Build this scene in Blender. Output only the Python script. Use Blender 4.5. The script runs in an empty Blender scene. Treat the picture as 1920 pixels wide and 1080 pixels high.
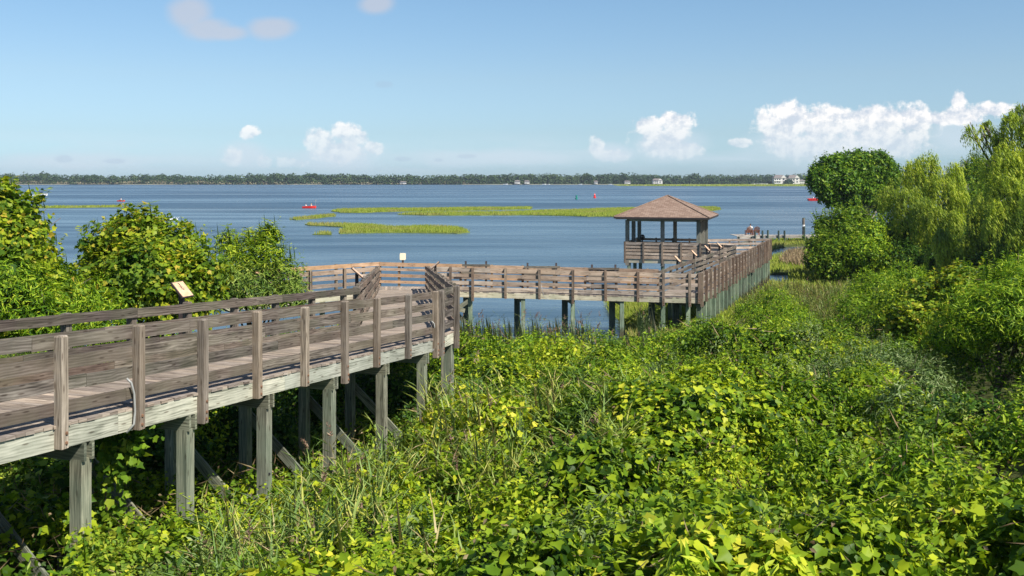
import bpy, bmesh, math, random
import numpy as np
from mathutils import Vector
rng = np.random.default_rng(7)
random.seed(7)
scn = bpy.context.scene
COL = scn.collection
F, HOR, E = 1866.7, 336.0, 7.5            # focal length in photo pixels, horizon row, eye height above the water

def W(px, py, Y): return np.array(((px-960)/F*Y, Y, E-(py-HOR)/F*Y))
def G(px, py, z=0.0):
    Y = (E-z)*F/(py-HOR)
    return np.array(((px-960)/F*Y, Y, z))

# ------------------------------------------------------------------ helpers
def tag(o, label=None, cat=None, group=None, kind=None):
    if label: o['label'] = label
    if cat: o['category'] = cat
    if group: o['group'] = group
    if kind: o['kind'] = kind
    return o
def empty(name, loc, label=None, cat=None, group=None, rz=0.0):
    o = bpy.data.objects.new(name, None); COL.objects.link(o)
    o.location = tuple(float(v) for v in loc); o.rotation_euler = (0, 0, rz); o.empty_display_size = .2
    return tag(o, label, cat, group)
def link(name, me, parent=None, local=False):
    o = bpy.data.objects.new(name, me); COL.objects.link(o)
    if parent is not None:
        o.parent = parent
        if not local:                       # geometry written in world coordinates
            p = parent; off = Vector((0, 0, 0))
            while p is not None:
                off += p.location; p = p.parent
            o.location = -off
    return o
def copy_tree(o, parent=None):
    c = o.copy(); COL.objects.link(c); c.parent = parent
    for ch in list(o.children): copy_tree(ch, c)
    return c

def unit(v):
    v = np.asarray(v, float); n = np.linalg.norm(v); return v/n if n > 0 else v

class MB:
    def __init__(s): s.v=[]; s.f=[]; s.uv=[]; s.r=[]; s.m=[]
    def hexa(s, c8, L, r=None, mat=0, uvs=None):
        """c8: 8 corners, order bottom(-,-)(+,-)(+,+)(-,+) then top; L: which local axis is the long one"""
        b = len(s.v); s.v += [tuple(map(float, p)) for p in c8]
        r = random.random() if r is None else r
        ou, ov = random.random()*40, random.random()*40
        c8 = np.array(c8, float)
        ax = [c8[1]-c8[0], c8[3]-c8[0], c8[4]-c8[0]]
        ln = [max(1e-6, np.linalg.norm(a)) for a in ax]; un = [a/l for a, l in zip(ax, ln)]
        if L is None: L = int(np.argmax(ln))
        oth = [i for i in range(3) if i != L]
        for f, nrm in (((0,3,2,1),2),((4,5,6,7),2),((0,1,5,4),1),((2,3,7,6),1),((1,2,6,5),0),((3,0,4,7),0)):
            s.f.append(tuple(b+i for i in f)); s.r.append(r); s.m.append(mat)
            for i in f:
                d = c8[i]-c8[0]; loc = [float(np.dot(d, u)) for u in un]
                if nrm == L: s.uv.append((ou+loc[oth[0]]*.3, ov+loc[oth[1]]))
                else:
                    o2 = oth[1] if nrm == oth[0] else oth[0]
                    s.uv.append((ou+loc[L], ov+loc[o2]+(.37 if nrm == oth[0] else 0)))
    def box(s, c, hx, hy, hz, r=None, mat=0, L=None):
        c, hx, hy, hz = [np.array(a, float) for a in (c, hx, hy, hz)]
        s.hexa([c-hx-hy-hz, c+hx-hy-hz, c+hx+hy-hz, c-hx+hy-hz, c-hx-hy+hz, c+hx-hy+hz, c+hx+hy+hz, c-hx+hy+hz], L, r, mat)
    def bar(s, p0, p1, w, h, r=None, mat=0, up=(0,0,1)):
        """rectangular bar from p0 to p1: w across, h along 'up'"""
        p0, p1 = np.array(p0, float), np.array(p1, float); d = unit(p1-p0)
        side = np.cross(d, up)
        if np.linalg.norm(side) < 1e-5: side = np.cross(d, (1,0,0))
        side = unit(side); u = unit(np.cross(side, d))
        s.box((p0+p1)/2, (p1-p0)/2, side*w/2, u*h/2, r, mat, L=0)
    def board(s, p0, p1, t, h, r=None, warp=0.0, nseg=1, mat=0):
        p0, p1 = np.array(p0, float), np.array(p1, float)
        d = p1-p0; side = unit(np.cross(d, (0,0,1)))
        r = random.random() if r is None else r
        ws = [(random.uniform(-1,1)*warp, random.uniform(-1,1)*warp*.6) for _ in range(nseg+1)]
        ws[0] = (0, ws[0][1]*.3); ws[-1] = (0, ws[-1][1]*.3)
        rings = []
        for i in range(nseg+1):
            c = p0+d*i/nseg+side*ws[i][0]+np.array((0,0,ws[i][1]))
            rings.append([c-side*t/2-np.array((0,0,h/2)), c+side*t/2-np.array((0,0,h/2)), c+side*t/2+np.array((0,0,h/2)), c-side*t/2+np.array((0,0,h/2))])
        b = len(s.v); Ln = np.linalg.norm(d); ou, ov = random.random()*40, random.random()*40
        for R in rings: s.v += [tuple(map(float, p)) for p in R]
        for i in range(nseg):
            u0, u1 = ou+Ln*i/nseg, ou+Ln*(i+1)/nseg
            for k, (a, c_, w) in enumerate(((0,1,t),(1,2,h),(2,3,t),(3,0,h))):
                A = b+4*i
                s.f.append((A+a, A+c_, A+4+c_, A+4+a)); s.r.append(r); s.m.append(mat)
                v0, v1 = ov+k*.5, ov+k*.5+w
                s.uv += [(u0,v0),(u0,v1),(u1,v1),(u1,v0)]
        for R0, fl in ((b, True), (b+4*nseg, False)):
            q = [R0, R0+1, R0+2, R0+3]; q = q[::-1] if fl else q
            s.f.append(tuple(q)); s.r.append(r); s.m.append(mat); s.uv += [(ou,ov),(ou+t,ov),(ou+t,ov+h),(ou,ov+h)]
    def tube(s, pts, rad, n=8, r=None, mat=0, cap=True):
        pts = [np.array(p, float) for p in pts]; b = len(s.v); r = random.random() if r is None else r
        rad = rad if hasattr(rad, '__len__') else [rad]*len(pts)
        a0 = None; u = 0
        for i, p in enumerate(pts):
            d = unit(pts[min(i+1, len(pts)-1)]-pts[max(i-1, 0)])
            if a0 is None: a0 = unit(np.cross(d, (0.3, 0.9, 0.1)))
            a = unit(a0-d*np.dot(a0, d)); c = np.cross(d, a); a0 = a
            for k in range(n):
                t = 2*math.pi*k/n; s.v.append(tuple(map(float, p+(a*math.cos(t)+c*math.sin(t))*rad[i])))
        for i in range(len(pts)-1):
            ln = float(np.linalg.norm(pts[i+1]-pts[i]))
            for k in range(n):
                k2 = (k+1) % n
                s.f.append((b+i*n+k, b+i*n+k2, b+(i+1)*n+k2, b+(i+1)*n+k)); s.r.append(r); s.m.append(mat)
                s.uv += [(u, k*.1), (u, (k+1)*.1), (u+ln, (k+1)*.1), (u+ln, k*.1)]
            u += ln
        if cap:
            for q in ([b+k for k in range(n)][::-1], [b+(len(pts)-1)*n+k for k in range(n)]):
                s.f.append(tuple(q)); s.r.append(r); s.m.append(mat); s.uv += [(0, 0)]*n
    def poly(s, vs, fs, r=None, mat=0):
        b = len(s.v); s.v += [tuple(map(float, p)) for p in vs]; r = random.random() if r is None else r
        for f in fs:
            s.f.append(tuple(b+i for i in f)); s.r.append(r); s.m.append(mat)
            s.uv += [(float(vs[i][0]+vs[i][2]), float(vs[i][1]+vs[i][2])) for i in f]
    def ball(s, c, rx, ry, rz, mat=0, n=8, r=None):
        vs = []; fs = []
        for i in range(n+1):
            th = math.pi*i/n
            for k in range(n*2):
                ph = math.pi*k/n
                vs.append((c[0]+rx*math.sin(th)*math.cos(ph), c[1]+ry*math.sin(th)*math.sin(ph), c[2]+rz*math.cos(th)))
        for i in range(n):
            for k in range(n*2):
                fs.append((i*2*n+k, (i+1)*2*n+k, (i+1)*2*n+(k+1) % (2*n), i*2*n+(k+1) % (2*n)))
        s.poly(vs, fs, r, mat)
    def build(s, name, mats, parent=None, smooth=False, local=False):
        me = bpy.data.meshes.new(name); me.from_pydata(s.v, [], s.f)
        uvl = me.uv_layers.new(name='UVMap'); uvl.data.foreach_set('uv', np.array(s.uv, np.float32).ravel())
        at = me.attributes.new('rnd', 'FLOAT', 'FACE'); at.data.foreach_set('value', np.array(s.r, np.float32))
        mats = mats if isinstance(mats, (list, tuple)) else [mats]
        for m in mats: me.materials.append(m)
        me.polygons.foreach_set('material_index', np.array(s.m, np.int32))
        if smooth: me.polygons.foreach_set('use_smooth', np.ones(len(s.f), bool))
        me.update()
        return link(name, me, parent, local)

# ------------------------------------------------------------------ numpy noise
def _h(ix, iy, iz, seed):
    n = (ix.astype(np.int64)*374761393 + iy.astype(np.int64)*668265263 + iz.astype(np.int64)*2147483647 + seed*144269) & 0xffffffff
    n = ((n ^ (n >> 13))*1274126177) & 0xffffffff
    n = ((n ^ (n >> 16))*2246822519) & 0xffffffff
    return ((n ^ (n >> 15)) & 0xffffff)/float(0xffffff)
def vn(x, y, z=None, seed=0):
    x = np.asarray(x, float); y = np.asarray(y, float); z = np.zeros_like(x) if z is None else np.asarray(z, float)
    ix, iy, iz = np.floor(x).astype(int), np.floor(y).astype(int), np.floor(z).astype(int)
    fx, fy, fz = x-ix, y-iy, z-iz
    fx, fy, fz = [t*t*(3-2*t) for t in (fx, fy, fz)]
    r = 0
    for a in (0, 1):
        for b in (0, 1):
            for c in (0, 1):
                r = r + _h(ix+a, iy+b, iz+c, seed)*(fx if a else 1-fx)*(fy if b else 1-fy)*(fz if c else 1-fz)
    return r
def fbm(x, y, z=None, seed=0, oct=3):
    r = 0; a = .5; t = 0
    for o in range(oct):
        r = r+a*vn(np.asarray(x)*2**o, np.asarray(y)*2**o, None if z is None else np.asarray(z)*2**o, seed+o); t += a; a *= .5
    return r/t

# ------------------------------------------------------------------ materials
def newmat(name):
    m = bpy.data.materials.new(name); m.use_nodes = True; nt = m.node_tree; nt.nodes.clear()
    out = nt.nodes.new('ShaderNodeOutputMaterial'); return m, nt, out
def N(nt, typ, **kw):
    n = nt.nodes.new(typ)
    for k, v in kw.items():
        if k == 'inp':
            for a, b in v.items(): n.inputs[a].default_value = b
        else: setattr(n, k, v)
    return n
def ramp(nt, stops, interp='LINEAR'):
    r = nt.nodes.new('ShaderNodeValToRGB'); r.color_ramp.interpolation = interp
    el = r.color_ramp.elements
    while len(el) > 1: el.remove(el[-1])
    el[0].position = stops[0][0]; el[0].color = (*stops[0][1], 1)
    for p, c in stops[1:]:
        e = el.new(p); e.color = (*c, 1)
    return r
def srgb(r, g, b):
    f = lambda c: ((c/255+.055)/1.055)**2.4 if c > 10 else c/255/12.92
    return (f(r), f(g), f(b))
def mixc(nt, fac, a, b, mode='MIX'):
    m = nt.nodes.new('ShaderNodeMix'); m.data_type = 'RGBA'; m.blend_type = mode
    for sock, val in ((m.inputs[0], fac), (m.inputs[6], a), (m.inputs[7], b)):
        if hasattr(val, 'links'): nt.links.new(val, sock)
        elif isinstance(val, (int, float)): sock.default_value = val
        else: sock.default_value = (*val, 1)
    return m.outputs[2]
def math_(nt, op, a, b=0.0, c=None, clamp=False):
    m = nt.nodes.new('ShaderNodeMath'); m.operation = op; m.use_clamp = clamp
    for i, v in enumerate((a, b, c)):
        if v is None: continue
        if hasattr(v, 'links'): nt.links.new(v, m.inputs[i])
        else: m.inputs[i].default_value = v
    return m.outputs[0]

def wood(name, dark, mid, light, green=None, greenfac=0.0, tint=None, tintfac=.5, rough=.85, grain=1.0, wet=False):
    m, nt, out = newmat(name); L = nt.links.new
    uv = N(nt, 'ShaderNodeUVMap'); at = N(nt, 'ShaderNodeAttribute', attribute_name='rnd')
    mp = N(nt, 'ShaderNodeMapping'); mp.inputs['Scale'].default_value = (.9, 12*grain, 1); L(uv.outputs[0], mp.inputs[0])
    n1 = N(nt, 'ShaderNodeTexNoise', noise_dimensions='2D', inp={'Scale': 1.0, 'Detail': 4, 'Roughness': .55, 'Distortion': .9}); L(mp.outputs[0], n1.inputs['Vector'])
    mp2 = N(nt, 'ShaderNodeMapping'); mp2.inputs['Scale'].default_value = (.9, 3, 1); L(uv.outputs[0], mp2.inputs[0])
    wv = N(nt, 'ShaderNodeTexWave', wave_type='BANDS', bands_direction='Y', inp={'Scale': 2.6, 'Distortion': 9.0, 'Detail': 2, 'Detail Scale': .7}); L(mp2.outputs[0], wv.inputs['Vector'])
    v = math_(nt, 'MULTIPLY_ADD', wv.outputs['Fac'], .17, math_(nt, 'MULTIPLY', n1.outputs['Fac'], .9))
    r = ramp(nt, [(.28, dark), (.52, mid), (.85, light)]); L(v, r.inputs[0])
    col = r.outputs[0]
    # board to board differences
    k = ramp(nt, [(0, (.62,.6,.6)), (.35, (.9,.9,.92)), (.7, (1.05,1.03,1.0)), (1, (1.28,1.22,1.15))]); L(at.outputs['Fac'], k.inputs[0])
    col = mixc(nt, 1.0, col, k.outputs[0], 'MULTIPLY')
    if tint is not None:                     # some boards newer / redder than the others
        tf = ramp(nt, [(.55, (0,0,0)), (.75, (1,1,1))]); 
        h = math_(nt, 'FRACT', math_(nt, 'MULTIPLY', at.outputs['Fac'], 7.31)); L(h, tf.inputs[0])
        col = mixc(nt, math_(nt, 'MULTIPLY', tf.outputs[0], tintfac), col, tint)
    tc = N(nt, 'ShaderNodeNewGeometry')
    n2 = N(nt, 'ShaderNodeTexNoise', inp={'Scale': 1.7, 'Detail': 4, 'Roughness': .6}); L(tc.outputs['Position'], n2.inputs['Vector'])
    st = ramp(nt, [(.35, (.74,.74,.74)), (.62, (1.06,1.06,1.06))]); L(n2.outputs['Fac'], st.inputs[0])
    col = mixc(nt, 1.0, col, st.outputs[0], 'MULTIPLY')
    if green is not None:
        n3 = N(nt, 'ShaderNodeTexNoise', inp={'Scale': 1.1, 'Detail': 3}); L(tc.outputs['Position'], n3.inputs['Vector'])
        g = ramp(nt, [(.4, (0,0,0)), (.6, (1,1,1))]); L(n3.outputs['Fac'], g.inputs[0])
        col = mixc(nt, math_(nt, 'MULTIPLY', g.outputs[0], greenfac), col, green)
    # knots
    mp3 = N(nt, 'ShaderNodeMapping'); mp3.inputs['Scale'].default_value = (1.6, 7.5, 1); L(uv.outputs[0], mp3.inputs[0])
    vo = N(nt, 'ShaderNodeTexVoronoi', voronoi_dimensions='2D', inp={'Scale': 1.0}); L(mp3.outputs[0], vo.inputs['Vector'])
    kn = ramp(nt, [(.05, (.35,.3,.27)), (.11, (1,1,1))]); L(vo.outputs['Distance'], kn.inputs[0])
    col = mixc(nt, .8, col, kn.outputs[0], 'MULTIPLY')
    if wet:
        sp = N(nt, 'ShaderNodeSeparateXYZ'); L(tc.outputs['Position'], sp.inputs[0])
        zz = math_(nt, 'ADD', sp.outputs[2], math_(nt, 'MULTIPLY', n2.outputs['Fac'], .6))
        wr = ramp(nt, [(.0, (.25,.17,.11)), (.55, (.5,.38,.28)), (.8, (1,1,1))]); L(math_(nt, 'MULTIPLY', zz, .85, None, True), wr.inputs[0])
        col = mixc(nt, 1.0, col, wr.outputs[0], 'MULTIPLY')
    b = N(nt, 'ShaderNodeBsdfPrincipled', inp={'Roughness': rough, 'Specular IOR Level': .25}); L(col, b.inputs['Base Color'])
    bp = N(nt, 'ShaderNodeBump', inp={'Strength': .55, 'Distance': .006}); L(v, bp.inputs['Height']); L(bp.outputs[0], b.inputs['Normal'])
    L(b.outputs[0], out.inputs[0]); return m

def plain(name, c, rough=.6, metal=0.0, var=.25, scale=6.0, spec=.4):
    m, nt, out = newmat(name); L = nt.links.new
    tc = N(nt, 'ShaderNodeTexCoord'); n = N(nt, 'ShaderNodeTexNoise', inp={'Scale': scale, 'Detail': 4}); L(tc.outputs['Object'], n.inputs['Vector'])
    r = ramp(nt, [(.3, tuple(x*(1-var) for x in c)), (.7, tuple(min(1, x*(1+var*.6)) for x in c))]); L(n.outputs['Fac'], r.inputs[0])
    b = N(nt, 'ShaderNodeBsdfPrincipled', inp={'Roughness': rough, 'Metallic': metal, 'Specular IOR Level': spec}); L(r.outputs[0], b.inputs['Base Color'])
    L(b.outputs[0], out.inputs[0]); return m

def leafmat(name, stops, patch=None, trans=.4, pscale=.45, tcol=(1.25, 1.3, .55), rough=.45, plo=.5, phi=.68):
    m, nt, out = newmat(name); L = nt.links.new
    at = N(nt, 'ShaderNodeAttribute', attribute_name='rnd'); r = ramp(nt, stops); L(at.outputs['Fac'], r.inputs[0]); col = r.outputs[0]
    if patch is not None:                    # patches of differently coloured growth
        g = N(nt, 'ShaderNodeNewGeometry'); n = N(nt, 'ShaderNodeTexNoise', inp={'Scale': pscale, 'Detail': 3}); L(g.outputs['Position'], n.inputs['Vector'])
        pr = ramp(nt, [(plo, (0,0,0)), (phi, (1,1,1))]); L(n.outputs['Fac'], pr.inputs[0])
        r2 = ramp(nt, patch); L(at.outputs['Fac'], r2.inputs[0])
        col = mixc(nt, pr.outputs[0], col, r2.outputs[0])
    b = N(nt, 'ShaderNodeBsdfPrincipled', inp={'Roughness': rough, 'Specular IOR Level': .14}); L(col, b.inputs['Base Color'])
    t = N(nt, 'ShaderNodeBsdfTranslucent'); L(mixc(nt, 1.0, col, tcol, 'MULTIPLY'), t.inputs[0])
    mx = N(nt, 'ShaderNodeMixShader', inp={0: trans}); L(b.outputs[0], mx.inputs[1]); L(t.outputs[0], mx.inputs[2]); L(mx.outputs[0], out.inputs[0]); return m

M = {}
M['grey'] = wood('weathered_grey_wood', (.038,.030,.024), (.142,.118,.097), (.33,.285,.24), tint=(.115,.08,.06), tintfac=.5, green=(.16,.17,.10), greenfac=.18)
M['post'] = wood('weathered_post_wood', (.09,.072,.055), (.23,.195,.155), (.40,.35,.29), tint=(.2,.14,.09), tintfac=.4)
M['tan'] = wood('sunbleached_tan_wood', (.14,.10,.075), (.36,.295,.235), (.58,.49,.40), tint=(.38,.26,.17), tintfac=.5)
M['orange'] = wood('new_orange_wood', (.20,.12,.06), (.44,.28,.165), (.60,.42,.28), tint=(.48,.29,.15), tintfac=.6)
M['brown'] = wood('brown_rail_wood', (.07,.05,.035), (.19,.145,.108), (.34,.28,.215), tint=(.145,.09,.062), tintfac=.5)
M['deck'] = wood('deck_plank_wood', (.13,.10,.078), (.31,.255,.205), (.46,.395,.325), tint=(.27,.22,.165), tintfac=.4)
M['fascia'] = wood('pale_green_beam_wood', (.13,.13,.10), (.37,.37,.30), (.54,.53,.44), green=(.28,.31,.23), greenfac=.22)
M['fasciat'] = wood('cream_beam_wood', (.22,.18,.12), (.46,.41,.31), (.60,.55,.43), green=(.32,.35,.22), greenfac=.4)
M['pile'] = wood('green_treated_pile_wood', (.055,.055,.038), (.165,.165,.118), (.34,.335,.25), green=(.17,.23,.16), greenfac=.35, grain=1.0)
M['pile_wet'] = wood('green_pile_wood_wet_base', (.10,.13,.09), (.18,.23,.155), (.37,.41,.30), green=(.12,.20,.125), greenfac=.4, wet=True)
M['rust'] = plain('rusty_bolt', (.22,.12,.07), .7, .3)
M['white'] = plain('white_paint', (.78,.77,.74), .5, var=.06)
M['cream'] = plain('cream_plastic', (.80,.70,.50), .4, var=.05)
M['pipe'] = plain('grey_conduit', (.30,.30,.28), .4, var=.1)
M['black'] = plain('black_metal', (.02,.02,.022), .5)
M['bark'] = plain('grey_brown_bark', (.13,.10,.075), .9, var=.5, scale=3)
M['barkl'] = plain('pale_bark', (.30,.26,.20), .9, var=.45, scale=3)
M['frame'] = plain('brown_sign_frame', (.045,.032,.03), .5)
M['red'] = plain('red_plastic', (.75,.03,.02), .35, var=.08)
M['rgreen'] = plain('green_buoy', (.02,.22,.16), .4, var=.08)
M['skin'] = plain('skin', (.45,.27,.19), .6, var=.08)
M['chair'] = plain('brown_chair_wood', (.22,.09,.05), .6)
M['glass'] = plain('dark_window_glass', (.03,.04,.05), .1, var=.1)
M['wroof'] = plain('grey_brown_roof', (.17,.145,.13), .9)
M['wall'] = plain('cream_siding', (.62,.58,.52), .8, var=.06)
M['darkcloth'] = plain('dark_cloth', (.03,.035,.06), .9)
M['strap'] = plain('yellow_straw', (.5,.38,.16), .9)

# ------------------------------------------------------------------ leaves
TPL = {
 'lobed': (np.array([(0,0,0),(.02,.36,.09),(.46,.50,.10),(.58,.24,.03),(1.0,0,-.10),(.58,-.24,.03),(.46,-.50,.10),(.02,-.36,.09)]),
           np.array([(0,2,1),(0,3,2),(0,4,3),(0,5,4),(0,6,5),(0,7,6)])),
 'oval': (np.array([(0,0,0),(.42,.27,.07),(1,0,-.08),(.42,-.27,.07)]), np.array([(0,2,1),(0,3,2)])),
 'narrow': (np.array([(0,0,0),(.38,.09,.02),(1,0,-.08),(.38,-.09,.02)]), np.array([(0,2,1),(0,3,2)])),
 'blade': (np.array([(0,.5,0),(0,-.5,0),(.6,.34,.06),(.6,-.34,.06),(1,0,.2)]), np.array([(0,1,3),(0,3,2),(2,3,4)])),
 'card': (np.array([(0,.4,0),(0,-.4,0),(1,-.5,.05),(1,.5,-.05)]), np.array([(0,1,2),(0,2,3)])),
}
def norm_rows(a): return a/np.maximum(1e-9, np.linalg.norm(a, axis=1))[:, None]
class Leaves:
    def __init__(s): s.V=[]; s.T=[]; s.R=[]; s.n=0
    def add(s, P, Nn, size, kind='oval', T=None, width=1.0, rnd=None):
        n = len(P)
        if n == 0: return
        P = np.asarray(P, float); Nn = norm_rows(np.asarray(Nn, float))
        if T is None: T = rng.normal(size=(n, 3)); T[:, 2] -= .5
        T = norm_rows(T-Nn*np.sum(T*Nn, axis=1)[:, None]); B = np.cross(Nn, T)
        size = np.broadcast_to(size, (n,)).astype(float); width = np.broadcast_to(width, (n,)).astype(float)
        tv, tf = TPL[kind]
        v = P[:, None, :] + size[:, None, None]*(tv[None, :, 0, None]*T[:, None, :] + width[:, None, None]*tv[None, :, 1, None]*B[:, None, :] + tv[None, :, 2, None]*Nn[:, None, :])
        K = len(tv); s.V.append(v.reshape(-1, 3)); s.T.append((tf[None]+(s.n+np.arange(n)*K)[:, None, None]).reshape(-1, 3)); s.n += n*K
        r = rng.random(n) if rnd is None else rnd
        s.R.append(np.repeat(r, K))
    def build(s, name, mat, parent=None, origin=None, local=False):
        V = np.concatenate(s.V); T = np.concatenate(s.T); R = np.concatenate(s.R)
        if origin is not None: V = V-np.array(origin)
        me = bpy.data.meshes.new(name); me.vertices.add(len(V)); me.vertices.foreach_set('co', V.astype(np.float32).ravel())
        me.loops.add(T.size); me.loops.foreach_set('vertex_index', T.astype(np.int32).ravel())
        me.polygons.add(len(T)); me.polygons.foreach_set('loop_start', np.arange(0, T.size, 3, dtype=np.int32)); me.polygons.foreach_set('loop_total', np.full(len(T), 3, np.int32))
        at = me.attributes.new('rnd', 'FLOAT', 'POINT'); at.data.foreach_set('value', R.astype(np.float32))
        me.materials.append(mat); me.update(calc_edges=True)
        return link(name, me, parent, local)

Gd, Gm, Gy, Gyy = (.018,.05,.008), (.06,.135,.012), (.15,.26,.018), (.32,.38,.03)
M['vine'] = leafmat('vine_leaves', [(0,(.025,.06,.006)),(.33,(.10,.185,.010)),(.66,(.26,.345,.015)),(.9,(.45,.50,.025)),(1,(.60,.56,.05))],
                    [(0,(.02,.06,.008)),(.5,(.10,.19,.012)),(.9,(.25,.35,.02)),(1,(.42,.46,.05))], trans=.32)
M['vinegold'] = leafmat('yellowing_vine_leaves', [(0,(.04,.08,.01)),(.3,(.12,.20,.015)),(.6,(.25,.34,.02)),(.88,(.42,.44,.03)),(1,(.52,.36,.05))],
                    [(0,(.03,.08,.012)),(.5,(.07,.15,.014)),(1,(.2,.28,.03))], trans=.38, pscale=.8)
M['thicket'] = leafmat('fine_thicket_leaves', [(0,(.025,.06,.006)),(.36,(.11,.195,.010)),(.7,(.25,.34,.015)),(1,(.43,.47,.03))],
                    [(0,(.05,.10,.02)),(.5,(.15,.23,.035)),(.9,(.27,.34,.06)),(1,(.38,.41,.10))], trans=.27, pscale=.25, plo=.52, phi=.6)
M['bright'] = leafmat('bright_green_leaves', [(0,(.03,.08,.008)),(.4,(.13,.245,.012)),(.78,(.28,.40,.02)),(1,(.44,.50,.04))], trans=.3)
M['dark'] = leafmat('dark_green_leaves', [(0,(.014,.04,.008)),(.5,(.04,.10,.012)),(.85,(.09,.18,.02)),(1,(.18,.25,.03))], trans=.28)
M['mid'] = leafmat('mid_green_leaves', [(0,(.025,.065,.008)),(.45,(.095,.18,.014)),(.8,(.19,.29,.02)),(1,(.34,.38,.04))], trans=.32)
M['silver'] = leafmat('silvery_green_leaves', [(0,(.06,.11,.03)),(.5,(.16,.24,.07)),(1,(.33,.39,.17))], trans=.3)
M['willow'] = leafmat('willow_leaves', [(0,(.09,.15,.02)),(.35,(.27,.36,.035)),(.75,(.48,.53,.06)),(1,(.60,.59,.10))],
                    [(0,(.06,.11,.025)),(.5,(.13,.21,.04)),(1,(.24,.32,.07))], trans=.42, pscale=.35)
M['reed'] = leafmat('reed_blades', [(0,(.09,.17,.04)),(.35,(.19,.29,.08)),(.65,(.29,.37,.10)),(.85,(.46,.46,.10)),(1,(.5,.40,.2))], trans=.3, tcol=(1.1,1.15,.7))
M['plume'] = leafmat('reed_plumes', [(0,(.12,.07,.05)),(.5,(.26,.16,.11)),(1,(.42,.30,.2))], trans=.3, tcol=(1,.9,.8))
M['marsh'] = leafmat('marsh_grass_blades', [(0,(.10,.15,.012)),(.5,(.19,.245,.018)),(1,(.30,.33,.04))],
                    [(0,(.12,.13,.03)),(.5,(.24,.23,.05)),(1,(.33,.29,.09))], trans=.3, pscale=.12, tcol=(1.1,1.1,.6))
M['brownreed'] = leafmat('dry_brown_reeds', [(0,(.12,.08,.04)),(.5,(.24,.17,.09)),(1,(.36,.28,.15))], trans=.25, tcol=(1,.95,.8))
M['forest'] = leafmat('far_forest_leaves', [(0,(.02,.045,.018)),(.5,(.04,.075,.025)),(1,(.075,.115,.035))],
                    [(0,(.03,.055,.02)),(.5,(.06,.095,.03)),(1,(.10,.14,.05))], trans=.2, pscale=.012, tcol=(1,1,.7))
M['scrub'] = leafmat('shore_scrub', [(0,(.12,.10,.06)),(.5,(.20,.18,.10)),(1,(.33,.28,.18))], trans=.2, tcol=(1,.95,.8))

def blob_points(blobs, k, shell=.3, up=.45, jit=.6, clump=.35, minz=-.75, seed=0, lump=.22):
    P=[]; D=[]
    C = np.array([b[0] for b in blobs]); R = np.array([b[1] if hasattr(b[1], '__len__') else (b[1],)*3 for b in blobs], float)
    for i in range(len(blobs)):
        r = R[i]; n = int(4*math.pi*(r.prod())**(2/3)*k)
        d = norm_rows(rng.normal(size=(n, 3))); d = d[d[:, 2] > minz]; n = len(d)
        lm = 1+lump*2*(fbm(d[:,0]*2.8+i*7, d[:,1]*2.8, d[:,2]*2.8, seed+i)-.5)*1.6
        rad = (1-shell*rng.random(n)**1.4)*lm
        p = C[i]+d*r*rad[:, None]
        keep = np.ones(n, bool)
        for j in range(len(blobs)):
            if j != i: keep &= np.sum(((p-C[j])/(R[j]*.78))**2, axis=1) > 1
        if clump > 0:
            c = vn(p[:,0]*2.6/ max(.5, r[0]**.3), p[:,1]*2.6, p[:,2]*2.6, seed+50)
            keep &= (c > clump) | (rng.random(n) < .3)
        P.append(p[keep]); D.append((d/r*r.mean())[keep])
    P = np.concatenate(P); D = np.concatenate(D)
    Nn = norm_rows(D+np.array((0,0,up))+rng.normal(size=P.shape)*jit)
    return P, Nn
def bpx(lst):
    return [(W(px, py, Y), tuple(np.array(r if hasattr(r, '__len__') else (r,r,r))*Y/F)) for px, py, Y, r in lst]
def trunk_mb(base, blobs, r0=.12, lim=.45):
    mb = MB(); base = np.array(base, float)
    C = [b[0] for b in blobs]; top = sorted(C, key=lambda c: -c[2])[0]
    mid = base*.45+np.mean(C, axis=0)*.55; mid[:2] = base[:2]*.6+mid[:2]*.4
    mb.tube([base-np.array((0,0,.3)), base*.7+mid*.3+rng.normal(size=3)*r0*.6, mid, mid*.4+top*.6], [r0*1.25, r0, r0*.75, r0*.3], 8)
    for c in C:
        a = base*.5+mid*.5+ (mid-base)*rng.uniform(-.2,.45)
        k = a*.5+c*.5+np.array((0,0,.12*np.linalg.norm(c-a)))+rng.normal(size=3)*.06*np.linalg.norm(c-a)
        mb.tube([a, k, c], [r0*lim, r0*lim*.7, r0*lim*.25], 6)
        for _ in range(3):
            e = c+norm_rows(rng.normal(size=(1,3)))[0]*np.linalg.norm(np.array(blobs[0][1]))*.45
            mb.tube([k*.4+c*.6, e], [r0*lim*.3, r0*.06], 4)
    return mb
def size_w(l): return np.clip(.25/np.maximum(l, .1), .15, 1)
def twiggy(lv, blobs, per_m2, length, leaf, kind, nl=9):
    """leafy twigs that stick out of the crown and break its outline"""
    P, Nn = blob_points(blobs, per_m2, shell=.12, clump=0, minz=-.3, jit=.35, up=.7, seed=77); n = len(P)
    if n == 0: return
    L_ = length*rng.uniform(.4, 1.5, n); D = norm_rows(Nn+np.array((0,0,.5)))
    for j in range(nl):
        s = (j+.5)/nl; c = P+D*(L_*s)[:, None]; c[:, 2] -= L_*.15*s*s; a = rng.random(n)*6.28
        o = norm_rows(np.stack([np.cos(a), np.sin(a), np.full(n, .1)], 1)+D*.4)
        lv.add(c, np.stack([-.3*np.cos(a), -.3*np.sin(a), np.ones(n)], 1)+rng.normal(size=(n,3))*.35, leaf*(1.15-.5*s)*rng.uniform(.7,1.2,n), kind, T=o, rnd=np.clip(.3+.7*rng.random(n), 0, 1))
    lv.add(P, np.tile((1.,.2,0.), (n,1)), L_, 'narrow', T=D, width=.10*size_w(L_), rnd=np.full(n, .45))
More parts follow.
